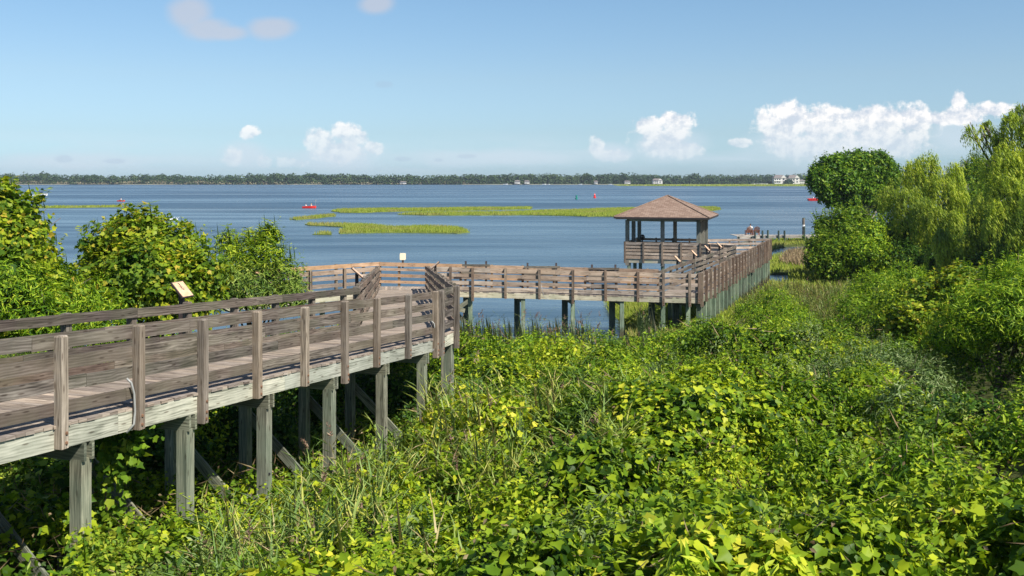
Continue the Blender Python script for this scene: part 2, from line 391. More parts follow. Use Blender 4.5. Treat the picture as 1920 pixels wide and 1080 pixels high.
def plant(name, label, cat, blobs, k, size, kind, mat, base, group=None, r0=.1, bark='bark', inner=True, extra=None, twigs=5.0, tl=None, part='foliage', **kw):
    kw.setdefault('lump', .42); kw.setdefault('clump', .42)
    t = empty(name, base, label, cat, group)
    lv = Leaves(); P, Nn = blob_points(blobs, k, **kw)
    lv.add(P, Nn, size*rng.uniform(.6, 1.3, len(P)), kind)
    if inner:                                   # larger inner leaves block light; darker tones stand in for crown shade
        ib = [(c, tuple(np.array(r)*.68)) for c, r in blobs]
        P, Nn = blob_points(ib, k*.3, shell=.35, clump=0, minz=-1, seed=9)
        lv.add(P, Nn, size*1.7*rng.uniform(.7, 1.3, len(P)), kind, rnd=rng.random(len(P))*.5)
    if extra: extra(lv)
    if twigs: twiggy(lv, blobs, twigs, tl or (size*2.4 if size < .2 else size*3), size, 'narrow' if kind == 'narrow' else kind)
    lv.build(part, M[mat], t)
    trunk_mb(base, blobs, r0).build('trunk' if r0 > .12 else 'stem', M[bark], t, smooth=True)
    return t
def shoots(specs):
    """upright leafy shoots: (base point, top point, leaf length, number of leaves, leaf kind)"""
    def f(lv):
        for b, t, ll, n, kind in specs:
            b, t = np.array(b), np.array(t); s = np.linspace(0.05, 1, n)
            c = b+(t-b)*s[:, None]+np.array((0,0,0))
            a = rng.random(n)*6.28; out = np.stack([np.cos(a), np.sin(a), np.full(n, .15)-.7*(1-s)], 1)
            lv.add(c, norm_rows(np.cross(out, np.stack([-np.sin(a), np.cos(a), np.zeros(n)], 1))*-1), ll*(1.1-.25*s)*rng.uniform(.7,1.15,n), kind, T=out, rnd=.4+.6*rng.random(n), width=2.3)
            lv.add(c[:1], [(1, 0, 0)], np.linalg.norm(t-b), 'narrow', T=np.array([t-b]), width=.05, rnd=np.array([.5]))
            lv.add(c[:1], [(0, 1, 0)], np.linalg.norm(t-b), 'narrow', T=np.array([t-b]), width=.05, rnd=np.array([.5]))
    return f
M['shorereed'] = leafmat('shore_reed_blades', [(0,(.10,.16,.06)),(.5,(.20,.27,.12)),(.85,(.32,.36,.19)),(1,(.46,.40,.26))], trans=.3, tcol=(1.1,1.15,.7))
M['oak'] = leafmat('oak_leaves', [(0,(.02,.055,.01)),(.5,(.065,.14,.016)),(.85,(.13,.23,.022)),(1,(.24,.31,.04))], trans=.3)
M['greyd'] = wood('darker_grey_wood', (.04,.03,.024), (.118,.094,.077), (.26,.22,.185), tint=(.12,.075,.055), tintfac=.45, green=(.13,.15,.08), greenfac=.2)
M['oak'] = leafmat('oak_leaves', [(0,(.02,.06,.01)),(.5,(.085,.18,.016)),(.85,(.18,.29,.022)),(1,(.30,.38,.04))], trans=.3)
M['dpile'] = wood('dark_dock_and_shaded_pile', (.03,.045,.04), (.07,.10,.085), (.15,.19,.15))
SKY_SAT = 1.0; EXPO = 0.62
k_ = 1/1.50
SKY_TINT = [(0,(.56,.79,1.14)),(.028,(.53,.76,1.12)),(.092,(.53,.67,.88)),(.2,(.61,.70,.80)),(.34,(.615,.735,.815)),(1,(.64,.73,.81))]
CLOUD_SH = tuple(c*k_ for c in (.66,.72,.82)); CLOUD_LT = tuple(c*k_ for c in (1.12,1.08,1.05)); CLOUD_HZ = tuple(c*k_ for c in (.66,.77,.87)); CLOUD_SOFT = tuple(c*k_ for c in (.62,.62,.68)); CLOUD_TINY = tuple(c*k_ for c in (.40,.52,.68))
HAZE = .00012
# ------------------------------------------------------------------ terrain
CP = [(0,1080,11.5),(400,1080,12),(800,1080,11.2),(1200,1080,10),(1570,1080,9.3),(1920,1080,9.4),(2200,1080,9.5),
 (165,985,13.6),(350,1005,15.3),(628,925,18.7),(725,910,21),(800,860,23.2),(1000,870,20.5),(1000,960,15),(600,1000,14.5),
 (1250,900,14.5),(1320,760,18.5),(1140,800,18.5),(1080,800,24),(900,770,26),(880,680,31),(1000,670,35),(1150,660,37),(1300,655,39),(1200,640,41),(1350,612,43.5),
 (1500,650,35),(1420,600,43),(1600,705,28),(1500,750,23.5),(1700,810,19.5),(1900,860,16.5),(1700,950,13.2),(1920,950,13),
 (1750,600,33),(1900,560,32),(1700,590,38),(1600,590,44),(1850,770,20),(2100,600,28),(1450,880,15.5),(1450,980,12),(1250,1000,12)]
XY = []; ZZ = []
for px, py, Y in CP:
    p = W(px, py, Y); XY.append(p[:2]); ZZ.append(p[2])
for x, y, z in ((-10,15,2.6),(-12,24,1.9),(-10,35,1.2),(-22,30,1.6),(-5,7,3.6),(0,5,4.0),(6,5,4.1),(-12,8,3.4),(-20,14,3),(14,8,4.0),(25,20,3.4),(30,35,2.8),(0,43,.5),(-8,42,.5),(12,50,.6),(20,52,.8),(30,60,1.2),(-6,20,1.6),(-4,30,1.0),(-30,10,3)):
    XY.append((x, y)); ZZ.append(z)
XY = np.array(XY); ZZ = np.array(ZZ)
def VEG(x, y):
    x = np.asarray(x, float); y = np.asarray(y, float)
    num = np.zeros_like(x); den = np.zeros_like(x)
    for (a, b), z in zip(XY, ZZ):
        d = (x-a)**2+(y-b)**2+.8; w = d**-1.6; num += w*z; den += w
    return num/den
def shoreY(x):       # where the land ends
    return 43.2+1.2*np.sin(x*.5)+.8*np.sin(x*1.3+1)
def pierX(y): return 8.77+.3815*(y-46.4)
def inpoly(x, y, poly):
    r = np.zeros(len(x), bool); n = len(poly)
    for i in range(n):
        x0, y0 = poly[i]; x1, y1 = poly[(i+1) % n]
        c = ((y0 > y) != (y1 > y)) & (x < (x1-x0)*(y-y0)/(y1-y0+1e-12)+x0); r ^= c
    return r
def gp2(lst): return [tuple(G(a, b)[:2]) for a, b in lst]
PONDS = [gp2([(1440,478),(1452,470),(1475,463),(1530,462),(1530,474),(1500,476),(1475,480),(1450,484)]),
         gp2([(1432,524),(1445,517),(1482,515),(1484,524),(1470,533),(1440,534)])]
def LAND(x, y):
    """signed: > 0 on land (metres inside, roughly)"""
    x = np.asarray(x, float); y = np.asarray(y, float)
    n = (fbm(x*.25, y*.25, seed=3)-.5)*3
    a = shoreY(x)-y
    marsh = np.minimum(np.minimum(x-5.4, 60-y), pierX(y)+3-x)+n*.5
    right = np.minimum(x-np.minimum(pierX(y)+.3, .2555*y), 121+n-y)
    right = np.where(x > .306*y, np.maximum(right, np.minimum(x-.306*y, 150-y)), right)
    L = np.maximum(np.maximum(a, marsh), right)
    for p in PONDS: L = np.where(inpoly(x.ravel(), y.ravel(), p).reshape(x.shape), -1.0, L)
    return L
def TERR(x, y):
    x = np.asarray(x, float); y = np.asarray(y, float)
    v = VEG(x, y)-.75-1.0*np.clip((41-y)/4, 0, 1)
    l = LAND(x, y); back = np.clip((y-40)/6, 0, 1)
    flat = .16+np.clip(x-.31*y, 0, 40)*.03+.05*fbm(x*.6, y*.6)
    v = v*(1-back)+flat*back
    under = np.clip(l*.35, -1.2, 0)
    z = np.where(l > 0, np.maximum(v, .05)*np.clip(l/1.0, .4, 1)+0, -.06+under)
    return z+(fbm(x*1.1, y*1.1, seed=12)-.5)*np.where(y > 46, .06, .12)
gx = np.concatenate([np.linspace(-400,-45,20), np.arange(-44, 60, .6), np.linspace(61, 400, 20)])
gy = np.concatenate([np.linspace(-200,-8,12), np.arange(-7, 55, .6), np.arange(55.6, 160, .8), np.linspace(162, 1300, 20)])
X, Yg = np.meshgrid(gx, gy); Zt = TERR(X.ravel(), Yg.ravel()).reshape(X.shape)
far = Yg > 155; Zt[far] = -3
Zt = np.where((Yg < 0), np.maximum(Zt, 2.5), Zt)
vs = np.stack([X.ravel(), Yg.ravel(), Zt.ravel()], 1); nx, ny = len(gx), len(gy)
idx = np.arange(nx*ny).reshape(ny, nx); fs = np.stack([idx[:-1,:-1], idx[:-1,1:], idx[1:,1:], idx[1:,:-1]], -1).reshape(-1, 4)
me = bpy.data.meshes.new('ground'); me.from_pydata(vs.tolist(), [], fs.tolist()); me.polygons.foreach_set('use_smooth', np.ones(len(fs), bool))
m, nt, out = newmat('damp_soil_and_moss'); g = N(nt, 'ShaderNodeNewGeometry'); n1 = N(nt, 'ShaderNodeTexNoise', inp={'Scale': .8, 'Detail': 6}); nt.links.new(g.outputs['Position'], n1.inputs[0])
r = ramp(nt, [(.3,(.03,.028,.014)),(.5,(.06,.075,.02)),(.7,(.11,.13,.03))]); nt.links.new(n1.outputs['Fac'], r.inputs[0])
b = N(nt, 'ShaderNodeBsdfPrincipled', inp={'Roughness': .95, 'Specular IOR Level': .1}); nt.links.new(r.outputs[0], b.inputs[0]); nt.links.new(b.outputs[0], out.inputs[0])
me.materials.append(m); tag(link('ground', me), kind='structure')

# ------------------------------------------------------------------ water
def water_mat():
    m, nt, out = newmat('estuary_water'); L = nt.links.new
    g = N(nt, 'ShaderNodeNewGeometry')
    def noise(scale, sc, det=3, rough=.5, dist=0.0):
        mp = N(nt, 'ShaderNodeMapping'); mp.inputs['Scale'].default_value = sc; L(g.outputs['Position'], mp.inputs[0])
        n = N(nt, 'ShaderNodeTexNoise', inp={'Scale': scale, 'Detail': det, 'Roughness': rough, 'Distortion': dist}); L(mp.outputs[0], n.inputs[0]); return n.outputs['Fac']
    w1 = noise(.9, (.7, 1.6, 1), 4, .6); w2 = noise(.12, (.5, 1.8, 1), 4, .6, .4)
    w3 = noise(.05, (.22, 1.5, 1), 4, .6, .5); cam = N(nt, 'ShaderNodeSeparateXYZ'); L(g.outputs['Position'], cam.inputs[0])
    big = noise(.012, (.25, 1.6, 1), 4, .55, .6)           # wind lanes
    lanes = ramp(nt, [(.43,(0,0,0)),(.57,(1,1,1))]); L(math_(nt, 'MULTIPLY_ADD', big, .55, math_(nt, 'MULTIPLY', w3, .45)), lanes.inputs[0])
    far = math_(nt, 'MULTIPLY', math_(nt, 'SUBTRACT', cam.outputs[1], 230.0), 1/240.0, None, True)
    col = mixc(nt, lanes.outputs[0], (.028,.058,.085), (.06,.10,.125))  # paler lanes: part of the sky reflection is put into the base colour
    col = mixc(nt, math_(nt, 'MULTIPLY', far, .6), col, (.018,.042,.075))  # far water: weaker reflection put into a darker base colour
    silt = noise(.006, (.3, 1.2, 1), 3); sr = ramp(nt, [(.52,(0,0,0)),(.66,(1,1,1))]); L(silt, sr.inputs[0])
    col = mixc(nt, math_(nt, 'MULTIPLY', sr.outputs[0], .5), col, (.07,.08,.08))
    b = N(nt, 'ShaderNodeBsdfPrincipled', inp={'IOR': 1.33, 'Specular IOR Level': .5}); L(col, b.inputs['Base Color'])
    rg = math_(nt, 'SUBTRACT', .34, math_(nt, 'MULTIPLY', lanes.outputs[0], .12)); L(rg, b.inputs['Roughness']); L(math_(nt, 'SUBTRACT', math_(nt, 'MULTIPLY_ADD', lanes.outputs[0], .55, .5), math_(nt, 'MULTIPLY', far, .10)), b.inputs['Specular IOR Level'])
    h = math_(nt, 'ADD', math_(nt, 'MULTIPLY', w1, .05), math_(nt, 'MULTIPLY', w2, .35))
    bp = N(nt, 'ShaderNodeBump', inp={'Strength': 1.0, 'Distance': 1.0}); L(h, bp.inputs['Height']); L(bp.outputs[0], b.inputs['Normal'])
    L(b.outputs[0], out.inputs[0]); return m
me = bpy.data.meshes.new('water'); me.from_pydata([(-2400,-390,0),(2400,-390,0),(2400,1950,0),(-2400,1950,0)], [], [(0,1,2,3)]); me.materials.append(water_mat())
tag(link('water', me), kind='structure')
M['backr'] = wood('new_lumber_back_rail_wood', (.16,.10,.065), (.38,.27,.185), (.58,.44,.33), tint=(.46,.27,.14), tintfac=.6)  # warm tone of the newer lumber in the back rail
# ------------------------------------------------------------------ boardwalk
U = np.array((.322, .947)); Nl = np.array((-.947, .322))          # near ramp: direction, towards its left side
P1 = np.array((-5.68, 12.45)); ZR0 = E-3.07; SL = -.0600
def ramp_pt(s, w=0.0):
    p = P1+U*s+Nl*w; return np.array((p[0], p[1], ZR0+SL*s))
WR = 2.12
def V3(*a): return np.array(a, float)
bw = empty('boardwalk', (-3.0, 30, 0), 'long weathered wooden boardwalk on piles leading over the marsh edge to the pavilion', 'boardwalk')
NPOST = 0
def railing(A, B, out, posts, boards, mat, pmat='post', piece=3.05, warp=.012, pdrop=.30, longs=(), pw=.118, ptop=1.128, hide=(), bolts=True, mats2=None, seg=1.0):
    """A, B: deck edge ends; out: unit horizontal vector pointing away from the deck; posts: distances along"""
    A, B = np.array(A), np.array(B); d = B-A; Ln = np.linalg.norm(d); u = d/Ln; o = V3(out[0], out[1], 0)
    mb = MB(); st = 0.0
    for bi, (z0, z1) in enumerate(boards):
        s = -random.uniform(0, piece*.6) if Ln > piece else 0
        while s < Ln-.05:
            e = min(s+piece*random.choice((1, 1, 1.5)), Ln)
            if Ln-e < .7: e = Ln
            s0 = max(s, 0.0)
            if e > s0+.01:
                off = -o*.019
                dz = random.uniform(-.008, .008)
                mb.board(A+u*(s0+.004)+off+V3(0,0,(z0+z1)/2+dz), A+u*(e-.004)+off+V3(0,0,(z0+z1)/2+dz), .036, z1-z0-random.uniform(0,.008), warp=warp, nseg=max(1, int((e-s0)/seg)))
            s = e
    rl = mb.build('railing', mat, bw)
    for i, s in enumerate(posts):
        m = MB(); c = A+u*s+o*(pw/2+.002); drop = .46 if i in longs else pdrop
        j = random.uniform(-.012, .012)
        z0, z1 = -drop+random.uniform(-.01,.01), ptop+j
        hx = V3(u[0], u[1], 0); hx = hx/np.linalg.norm(hx)*pw/2; hy = o*pw/2
        tw = random.uniform(-.01, .01)
        lo, hi = c+V3(0,0,z0), c+V3(0,0,z1-.018)+V3(tw,0,0)
        r = random.random()
        m.hexa([lo-hx-hy, lo+hx-hy, lo+hx+hy, lo-hx+hy, hi-hx-hy, hi+hx-hy, hi+hx+hy, hi-hx+hy], 2, r)
        h2 = hi+V3(0,0,.018); k = .8
        m.hexa([hi-hx-hy+V3(0,0,1e-4), hi+hx-hy+V3(0,0,1e-4), hi+hx+hy+V3(0,0,1e-4), hi-hx+hy+V3(0,0,1e-4), h2-hx*k-hy*k, h2+hx*k-hy*k, h2+hx*k+hy*k, h2-hx*k+hy*k], 2, r)
        if bolts:
            for zz in ((z0+.07, z0+.19) if i not in longs else (z0+.07, z0+.17, z0+.33)):
                q = c+V3(0,0,zz)+hy+hx*random.uniform(-.2,.5)
                m.ball(q, .026, .026, .026, mat=1, n=3)
        m.build('rail_post', [M[pmat], M['rust']], rl)
    return rl
def deck(Lpts, Rpts, name='deck', mat=None, wid=.14, gap=.007, t=.04, over=.0):
    """planks laid across from the left edge line to the right edge line (lists of 2 end points)"""
    L0, L1 = [np.array(p) for p in Lpts]; R0, R1 = [np.array(p) for p in Rpts]
    Ln = max(np.linalg.norm(L1-L0), np.linalg.norm(R1-R0)); n = max(1, int(Ln/(wid+gap))); mb = MB()
    g = gap/(wid+gap)
    for i in range(n):
        a, b = (i+g/2)/n, (i+1-g/2)/n; j = random.uniform(-.015, .02)+over; j2 = random.uniform(-.015, .02)+over
        l0, l1, r0, r1 = L0+(L1-L0)*a, L0+(L1-L0)*b, R0+(R1-R0)*a, R0+(R1-R0)*b
        x = unit(r0-l0); dz = V3(0,0,random.uniform(-.003,.003))
        T = V3(0,0,t)
        mb.hexa([l0-x*j-T+dz, r0+x*j2-T+dz, r1+x*j2-T+dz, l1-x*j-T+dz, l0-x*j+dz, r0+x*j2+dz, r1+x*j2+dz, l1-x*j+dz], 0)
    return mb.build(name, mat or M['deck'], bw)
def fascia(A, B, out, mat='fascia', h=.27, inset=.02, piece=4.2):
    A, B = np.array(A), np.array(B); o = V3(out[0], out[1], 0); mb = MB(); Ln = np.linalg.norm(B-A); u = (B-A)/Ln; s = 0
    while s < Ln-.05:
        e = min(s+piece, Ln); e = Ln if Ln-e < 1 else e
        mb.board(A+u*(s+.002)-o*inset+V3(0,0,-.042-h/2), A+u*(e-.002)-o*inset+V3(0,0,-.042-h/2), .04, h, warp=.004, nseg=2); s = e
    return mb.build('rim_beam', M[mat], bw)
NB = [(.12,.28),(.41,.575),(.685,.85),(.955,1.115)]
KB = [(.16,.30),(.47,.63),(.78,.91),(1.0,1.19)]
CB = [(.02,.20),(.31,.475),(.645,.81),(.89,1.09)]
# near ramp
S0, S1 = -7.3, 12.1
rn = V3(-Nl[0], -Nl[1], 0)
A, B = ramp_pt(S0), ramp_pt(S1)
def s_of(px):
    t = (px-960)/F; return (12.45*t+5.68)/(.322-.947*t)
pn = [s_of(x)-S0 for x in (109.5, 255, 375.5, 478.5, 567.5, 643, 703, 762, 814)]
pn = [pn[0]-1.52*k for k in (4,3,2,1)]+pn
railing(A, B, rn, pn, NB, M['grey'], 'post', warp=.006, longs=(0,3,6,9,12), seg=1.5)
AL, BL = ramp_pt(S0, WR), ramp_pt(S1, WR)
pf = [4.3+1.495*k for k in range(-4, 7)]
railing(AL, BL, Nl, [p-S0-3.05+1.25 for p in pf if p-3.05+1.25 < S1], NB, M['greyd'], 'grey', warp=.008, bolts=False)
deck((AL, BL), (A, B), over=.012)
fascia(A, B, rn); fascia(AL, BL, Nl)
# landing wedge
Rc = V3(-1.44, 25.1, B[2]-.02); Lc = V3(-3.86, 24.85, B[2]-.02)
deck((BL, Lc), (B, Rc))
d2 = unit((Rc-B)*V3(1,1,0)); o2 = V3(d2[1], -d2[0], 0)
railing(B, Rc, o2, [.10, np.linalg.norm(Rc-B)-.05], NB, M['grey'], 'post', warp=0, longs=(0,), pdrop=.42)
fascia(B, Rc, o2)
# link ramp
R1 = V3(-4.02, 46.4, E-5.15); L1 = V3(-6.16, 46.2, E-5.15)
dl = unit((R1-Rc)*V3(1,1,0)); ol = V3(dl[1], -dl[0], 0)
LL = np.linalg.norm(R1-Rc)
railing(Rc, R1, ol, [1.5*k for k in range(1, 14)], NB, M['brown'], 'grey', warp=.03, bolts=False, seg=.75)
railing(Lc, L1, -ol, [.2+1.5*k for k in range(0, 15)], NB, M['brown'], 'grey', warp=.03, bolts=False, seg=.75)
deck((Lc, L1), (Rc, R1))
fascia(Rc, R1, ol); fascia(Lc, L1, -ol)
# cross walk and its left wing
C0, C1 = V3(-4.02, 46.4, E-5.16), V3(8.77, 46.4, E-5.50)
K0 = V3(-6.55, 48.9, E-5.26); J = V3(7.1, 48.25, E-5.56)
def xs(pxs, Y, A): return [abs((p-960)/F*Y-A[0]) for p in pxs]
railing(C0, C1, (0,-1), [.1,1.15]+xs((886.5,948,1011.5,1074,1135.5,1196,1243.5,1293), 46.4, C0)+[12.73], CB, M['tan'], 'brown', warp=.012, longs=(2,5,8,9), piece=3.05, ptop=1.12)
dj = unit(J-K0)
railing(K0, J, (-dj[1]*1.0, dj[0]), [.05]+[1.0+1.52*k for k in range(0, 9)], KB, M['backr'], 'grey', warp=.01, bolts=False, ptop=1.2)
WA, WB = V3(-13.2, 43.4, E-5.25), K0
dw = unit((WB-WA)*V3(1,1,0)); ow = V3(-dw[1], dw[0], 0)
railing(WA, WB, ow, [.3+1.5*k for k in range(0, 6)], KB, M['orange'], 'grey', warp=.01, bolts=False, ptop=1.2)
WC, WD = V3(-12.0, 41.5, E-5.2), L1
dw2 = unit((WD-WC)*V3(1,1,0)); ow2 = V3(dw2[1], -dw2[0], 0); lw = np.linalg.norm(WD-WC)
railing(WC, WD, ow2, [lw-.15-1.7*k for k in range(0, 4)], CB, M['tan'], 'brown', warp=.01, bolts=False)
deck((WA, WB), (WC, WD)); deck((K0, V3(-4.02+.0, 48.8, E-5.26)), (L1, R1))
deck((V3(-4.0, 48.8, E-5.27), J), (C0+V3(.02,0,0), C1-V3(1.6,0,0)))
deck((J-V3(.0,.0,0), J+V3(.04,.1,0)), (C1-V3(1.6,0,0), C1))
fascia(C0, C1, (0,-1), 'fasciat', h=.25); fascia(K0, J, (0,1), 'fasciat'); fascia(WC, WD, ow2, 'fasciat'); fascia(WA, WB, ow, 'fasciat')
# pier
Pe = V3(19.3, 74.0, E-5.52); Le = V3(17.1, 71.7, E-5.52); Lm = V3(14.85, 66.0, E-5.5)
dp = unit((Pe-C1)*V3(1,1,0)); op = V3(dp[1], -dp[0], 0); LP = np.linalg.norm(Pe-C1)
PB = [(.08,.27),(.38,.56),(.66,.84),(.93,1.12)]
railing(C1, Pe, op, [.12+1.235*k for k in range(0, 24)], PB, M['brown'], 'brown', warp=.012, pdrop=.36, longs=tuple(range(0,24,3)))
dq = unit((Lm-J)*V3(1,1,0)); oq = V3(-dq[1], dq[0], 0)
railing(J, Lm, oq, [.2+2.4*k for k in range(0, 9)], PB, M['grey'], 'grey', warp=.035, bolts=False, seg=.8)
deck((J, Le), (C1, Pe)); fascia(C1, Pe, op, 'pile'); fascia(J, Lm, oq)
# the connection to the pavilion
GC = V3(11.1, 71.0, 0); gth = math.radians(17); gu = V3(math.sin(gth), math.cos(gth), 0); gr = V3(math.cos(gth), -math.sin(gth), 0); ZG = E-5.5; HG = 2.45
def gp(a, b, z=0.0): return GC+gr*a+gu*b+V3(0,0,z)
NR, FR, NL, FL = gp(HG,-HG,ZG), gp(HG,HG,ZG), gp(-HG,-HG,ZG), gp(-HG,HG,ZG)
deck((FR, Pe-V3(.3,.1,0)), (NR, Lm+V3(.3,.5,0)))
railing(NR, Lm, (-.5,-.86), [.9, 1.9], PB, M['tan'], 'brown', bolts=False)
railing(FR, Pe, (0,1), [.2, 1.9, 3.6, 5.2], PB, M['tan'], 'brown', bolts=False)
# piles, cap beams and cross braces
def ground(x, y): return float(TERR(np.array([x]), np.array([y]))[0])
def pile(c, ztop, ax, w=.2, mat='pile', cap=None):
    mb = MB(); a = V3(ax[0], ax[1], 0); b = V3(-ax[1], ax[0], 0)
    zb = min(ground(c[0], c[1]), 0.6)-.8
    mb.box(V3(c[0], c[1], (ztop+zb)/2), a*w/2, b*w/2, V3(0,0,(ztop-zb)/2), L=2)
    if cap:
        for zz in cap: mb.ball(V3(c[0], c[1], zz)-b*w/2*-1*0+a*w*0+V3(0,0,0)+capdir*w/2, .028,.028,.028, mat=1, n=3)
    return mb.build('pile', [M[mat], M['black']], bw)
capdir = rn
sp = [s_of(x) for x in (165, 360, 507, 628, 725, 800)]; sp = [sp[0]-2.15*k for k in (3,2,1)]+sp
for s in sp:
    a = ramp_pt(s); b = ramp_pt(s, WR); zt = a[2]-.33
    ca, cb = a-rn*.12, b+rn*.12
    capdir = rn; pile(ca, zt-.20, U, w=.185, cap=(zt-1.35,)); capdir = -rn; pile(cb, zt-.20, U, w=.185)
    mb = MB()
    for q in (-1, 1):
        mb.bar(ca+rn*.14+V3(*(U*.07*q),0)*1.0+V3(0,0,zt-.10-ca[2]), cb-rn*.14+V3(*(U*.07*q),0)+V3(0,0,zt-.10-cb[2]), .045, .235)
    mb.build('cap_beam', M['pile'], bw)
    mb = MB(); zz = zt-1.75; zl = zt-3.0; z3 = zt-.9; z4 = zt-2.6
    o1, o2_ = V3(*(U*.13), 0), V3(*(U*-.13), 0)
    mb.bar(V3(ca[0],ca[1],zz)+o2_, V3(cb[0],cb[1],zl)+o2_, .045, .2); mb.bar(V3(cb[0],cb[1],z3)+o1, V3(ca[0],ca[1],z4)+o1, .045, .2)
    mb.build('cross_brace', M['pile'], bw)
capdir = o2; pile(Rc-V3(.15,.05,0), B[2]-.35, U)
for k in range(1, 10):
    s = k*2.25
    for X0, X1, sg in ((Rc, R1, -1), (Lc, L1, 1)):
        p = X0+(X1-X0)*(s/LL)+ol*.14*sg; pile(p, p[2]-.3, dl)
def brace(p, q, mat='pile'):
    mb = MB(); mb.bar(p, q, .05, .2); mb.build('cross_brace', M[mat], bw)
brace(V3(-3.2,46.3,1.9), V3(-2.1,46.3,.75)); brace(V3(-4.1,44.3,2.1), V3(-2.2,46.2,1.4)); brace(V3(-3.4,46.4,.9), V3(-1.9,46.5,1.9))
for px in (882, 981, 1074, 1166, 1243, 1290):
    x = (px-960)/F*46.55; z = C0[2]+(C1[2]-C0[2])*(x+4.02)/12.8
    pile(V3(x, 46.56, 0), z-.3, (1,0), w=.19, mat='pile_wet'); pile(V3(x-.28, 48.3, 0), z-.3, (1,0), w=.28, mat='dpile')  # back row gets darker wood: its shade is put into the colour
    mb = MB(); mb.bar(V3(x,46.5,z-.40), V3(x-.28,48.6,z-.40), .16, .2); mb.build('cap_beam', M['pile'], bw)
for px in (-11, -8.6):
    pile(V3(px, 43.2+(px+11)*.8, 0), E-5.5, (1,0), mat='pile_wet')
for k in range(22):
    p = C1+(Pe-C1)*((k*1.33+.25)/LP)-op*.10; pile(p, p[2]-.30, dp, w=.22, mat='pile_wet')
for k in range(1, 11):
    p = J+(Lm-J)*(k/10.5)-oq*.1; pile(p, p[2]-.30, dp, w=.2, mat='pile_wet')
    q = C1+(Pe-C1)*((k*2*1.33+.25)/LP); mb = MB(); mb.bar(p+V3(0,0,-.4), q-op*.25+V3(0,0,p[2]-.4-q[2]), .16, .2); mb.build('cap_beam', M['pile'], bw)
# conduits
def conduit(pts, r=.016):
    mb = MB(); mb.tube(pts, r, 8); mb.build('conduit', M['pipe'], bw, smooth=True)
for px in (243, 811):
    s = s_of(px); a = ramp_pt(s)+rn*.05
    conduit([a+V3(0,0,.42)-rn*.05-V3(*U,0)*.06, a+V3(0,0,.36)-V3(*U,0)*.03, a+V3(0,0,.2)+V3(*U,0)*.03, a+V3(0,0,-.05)+V3(*U,0)*.05, a+V3(0,0,-.22)+V3(*U,0)*.03, a+V3(0,0,-.33)-rn*.06-V3(*U,0)*.05])
xc = (1015-960)/F*46.3
conduit([V3(xc,46.28,2.6), V3(xc+.04,46.26,2.35), V3(xc+.12,46.26,2.05), V3(xc+.28,46.28,1.92), V3(xc+.34,46.3,1.98)], .012)
conduit([C1+op*.16+V3(-.05,.5,.5), C1+op*.17+V3(.02,.6,.25), C1+op*.17+V3(.05,.7,-.05), C1+op*.16+V3(0,.55,-.3)], .02)

# ------------------------------------------------------------------ pavilion
gz = empty('pavilion', (GC[0], GC[1], 0), 'open wooden pavilion with a brown shingled pyramid roof over the water', 'pavilion')
def part(mb, name, mat, root=None, **k): return mb.build(name, mat, root or gz, **k)
ZE = E-2.60
M['shingle'] = m_ = newmat('brown_shingles')[0]
nt = m_.node_tree; nt.nodes.clear(); out = nt.nodes.new('ShaderNodeOutputMaterial')
uvn = N(nt, 'ShaderNodeUVMap'); br = N(nt, 'ShaderNodeTexBrick', inp={'Scale': 1.0, 'Mortar Size': .012, 'Mortar Smooth': .4, 'Brick Width': .32, 'Row Height': .15, 'Color1': (.20,.135,.10,1), 'Color2': (.29,.21,.16,1), 'Mortar': (.10,.065,.05,1), 'Bias': 0.0})
nt.links.new(uvn.outputs[0], br.inputs['Vector'])
nz = N(nt, 'ShaderNodeTexNoise', inp={'Scale': 9, 'Detail': 5}); nt.links.new(uvn.outputs[0], nz.inputs['Vector'])
rr = ramp(nt, [(.3,(.78,.78,.8)),(.7,(1.15,1.12,1.1))]); nt.links.new(nz.outputs['Fac'], rr.inputs[0])
bs = N(nt, 'ShaderNodeBsdfPrincipled', inp={'Roughness': .95, 'Specular IOR Level': .15}); nt.links.new(mixc(nt, 1.0, br.outputs[0], rr.outputs[0], 'MULTIPLY'), bs.inputs[0]); nt.links.new(bs.outputs[0], out.inputs[0])
HE = 3.25; apex = gp(0,0,E-1.17); cor = [gp(-HE,-HE,ZE), gp(HE,-HE,ZE), gp(HE,HE,ZE), gp(-HE,HE,ZE)]
me_mb = MB()
for i in range(4):
    a, b = cor[i], cor[(i+1)%4]; m = (a+b)/2; sl = np.linalg.norm(apex-m)
    base = len(me_mb.v); me_mb.v += [tuple(a), tuple(b), tuple(apex)]; me_mb.f.append((base, base+1, base+2)); me_mb.r.append(.5); me_mb.m.append(0)
    me_mb.uv += [(i*9., 0), (i*9.+2*HE, 0), (i*9.+HE, sl)]
rf = part(me_mb, 'roof', M['shingle'])
mb = MB()
for i in range(4):
    a, b = cor[i], cor[(i+1)%4]; mb.bar(a+V3(0,0,-.06), b+V3(0,0,-.06), .04, .115)
part(mb, 'eave_board', M['frame'], rf)
mb = MB()
for i in range(4): mb.tube([cor[i]+V3(0,0,.02), apex+V3(0,0,.02)], .045, 6)
part(mb, 'ridge_cap', M['shingle'], rf)
mb = MB(); mb.box(gp(0,0,ZE-.15), gr*(HE-.1), gu*(HE-.1), V3(0,0,.02)); part(mb, 'ceiling', M['pile'])
for i,(a,b) in enumerate(((-1,-1),(1,-1),(1,1),(-1,1))):
    a2, b2 = ((-1,-1),(1,-1),(1,1),(-1,1))[(i+1)%4]
    mb = MB(); mb.bar(gp(a*HG,b*HG,ZE-.24), gp(a2*HG,b2*HG,ZE-.24), .1, .16); part(mb, 'beam', M['fascia'])
M['gpost'] = wood('grey_pavilion_post', (.07,.065,.055), (.16,.15,.13), (.27,.26,.23), green=(.15,.18,.13), greenfac=.3)
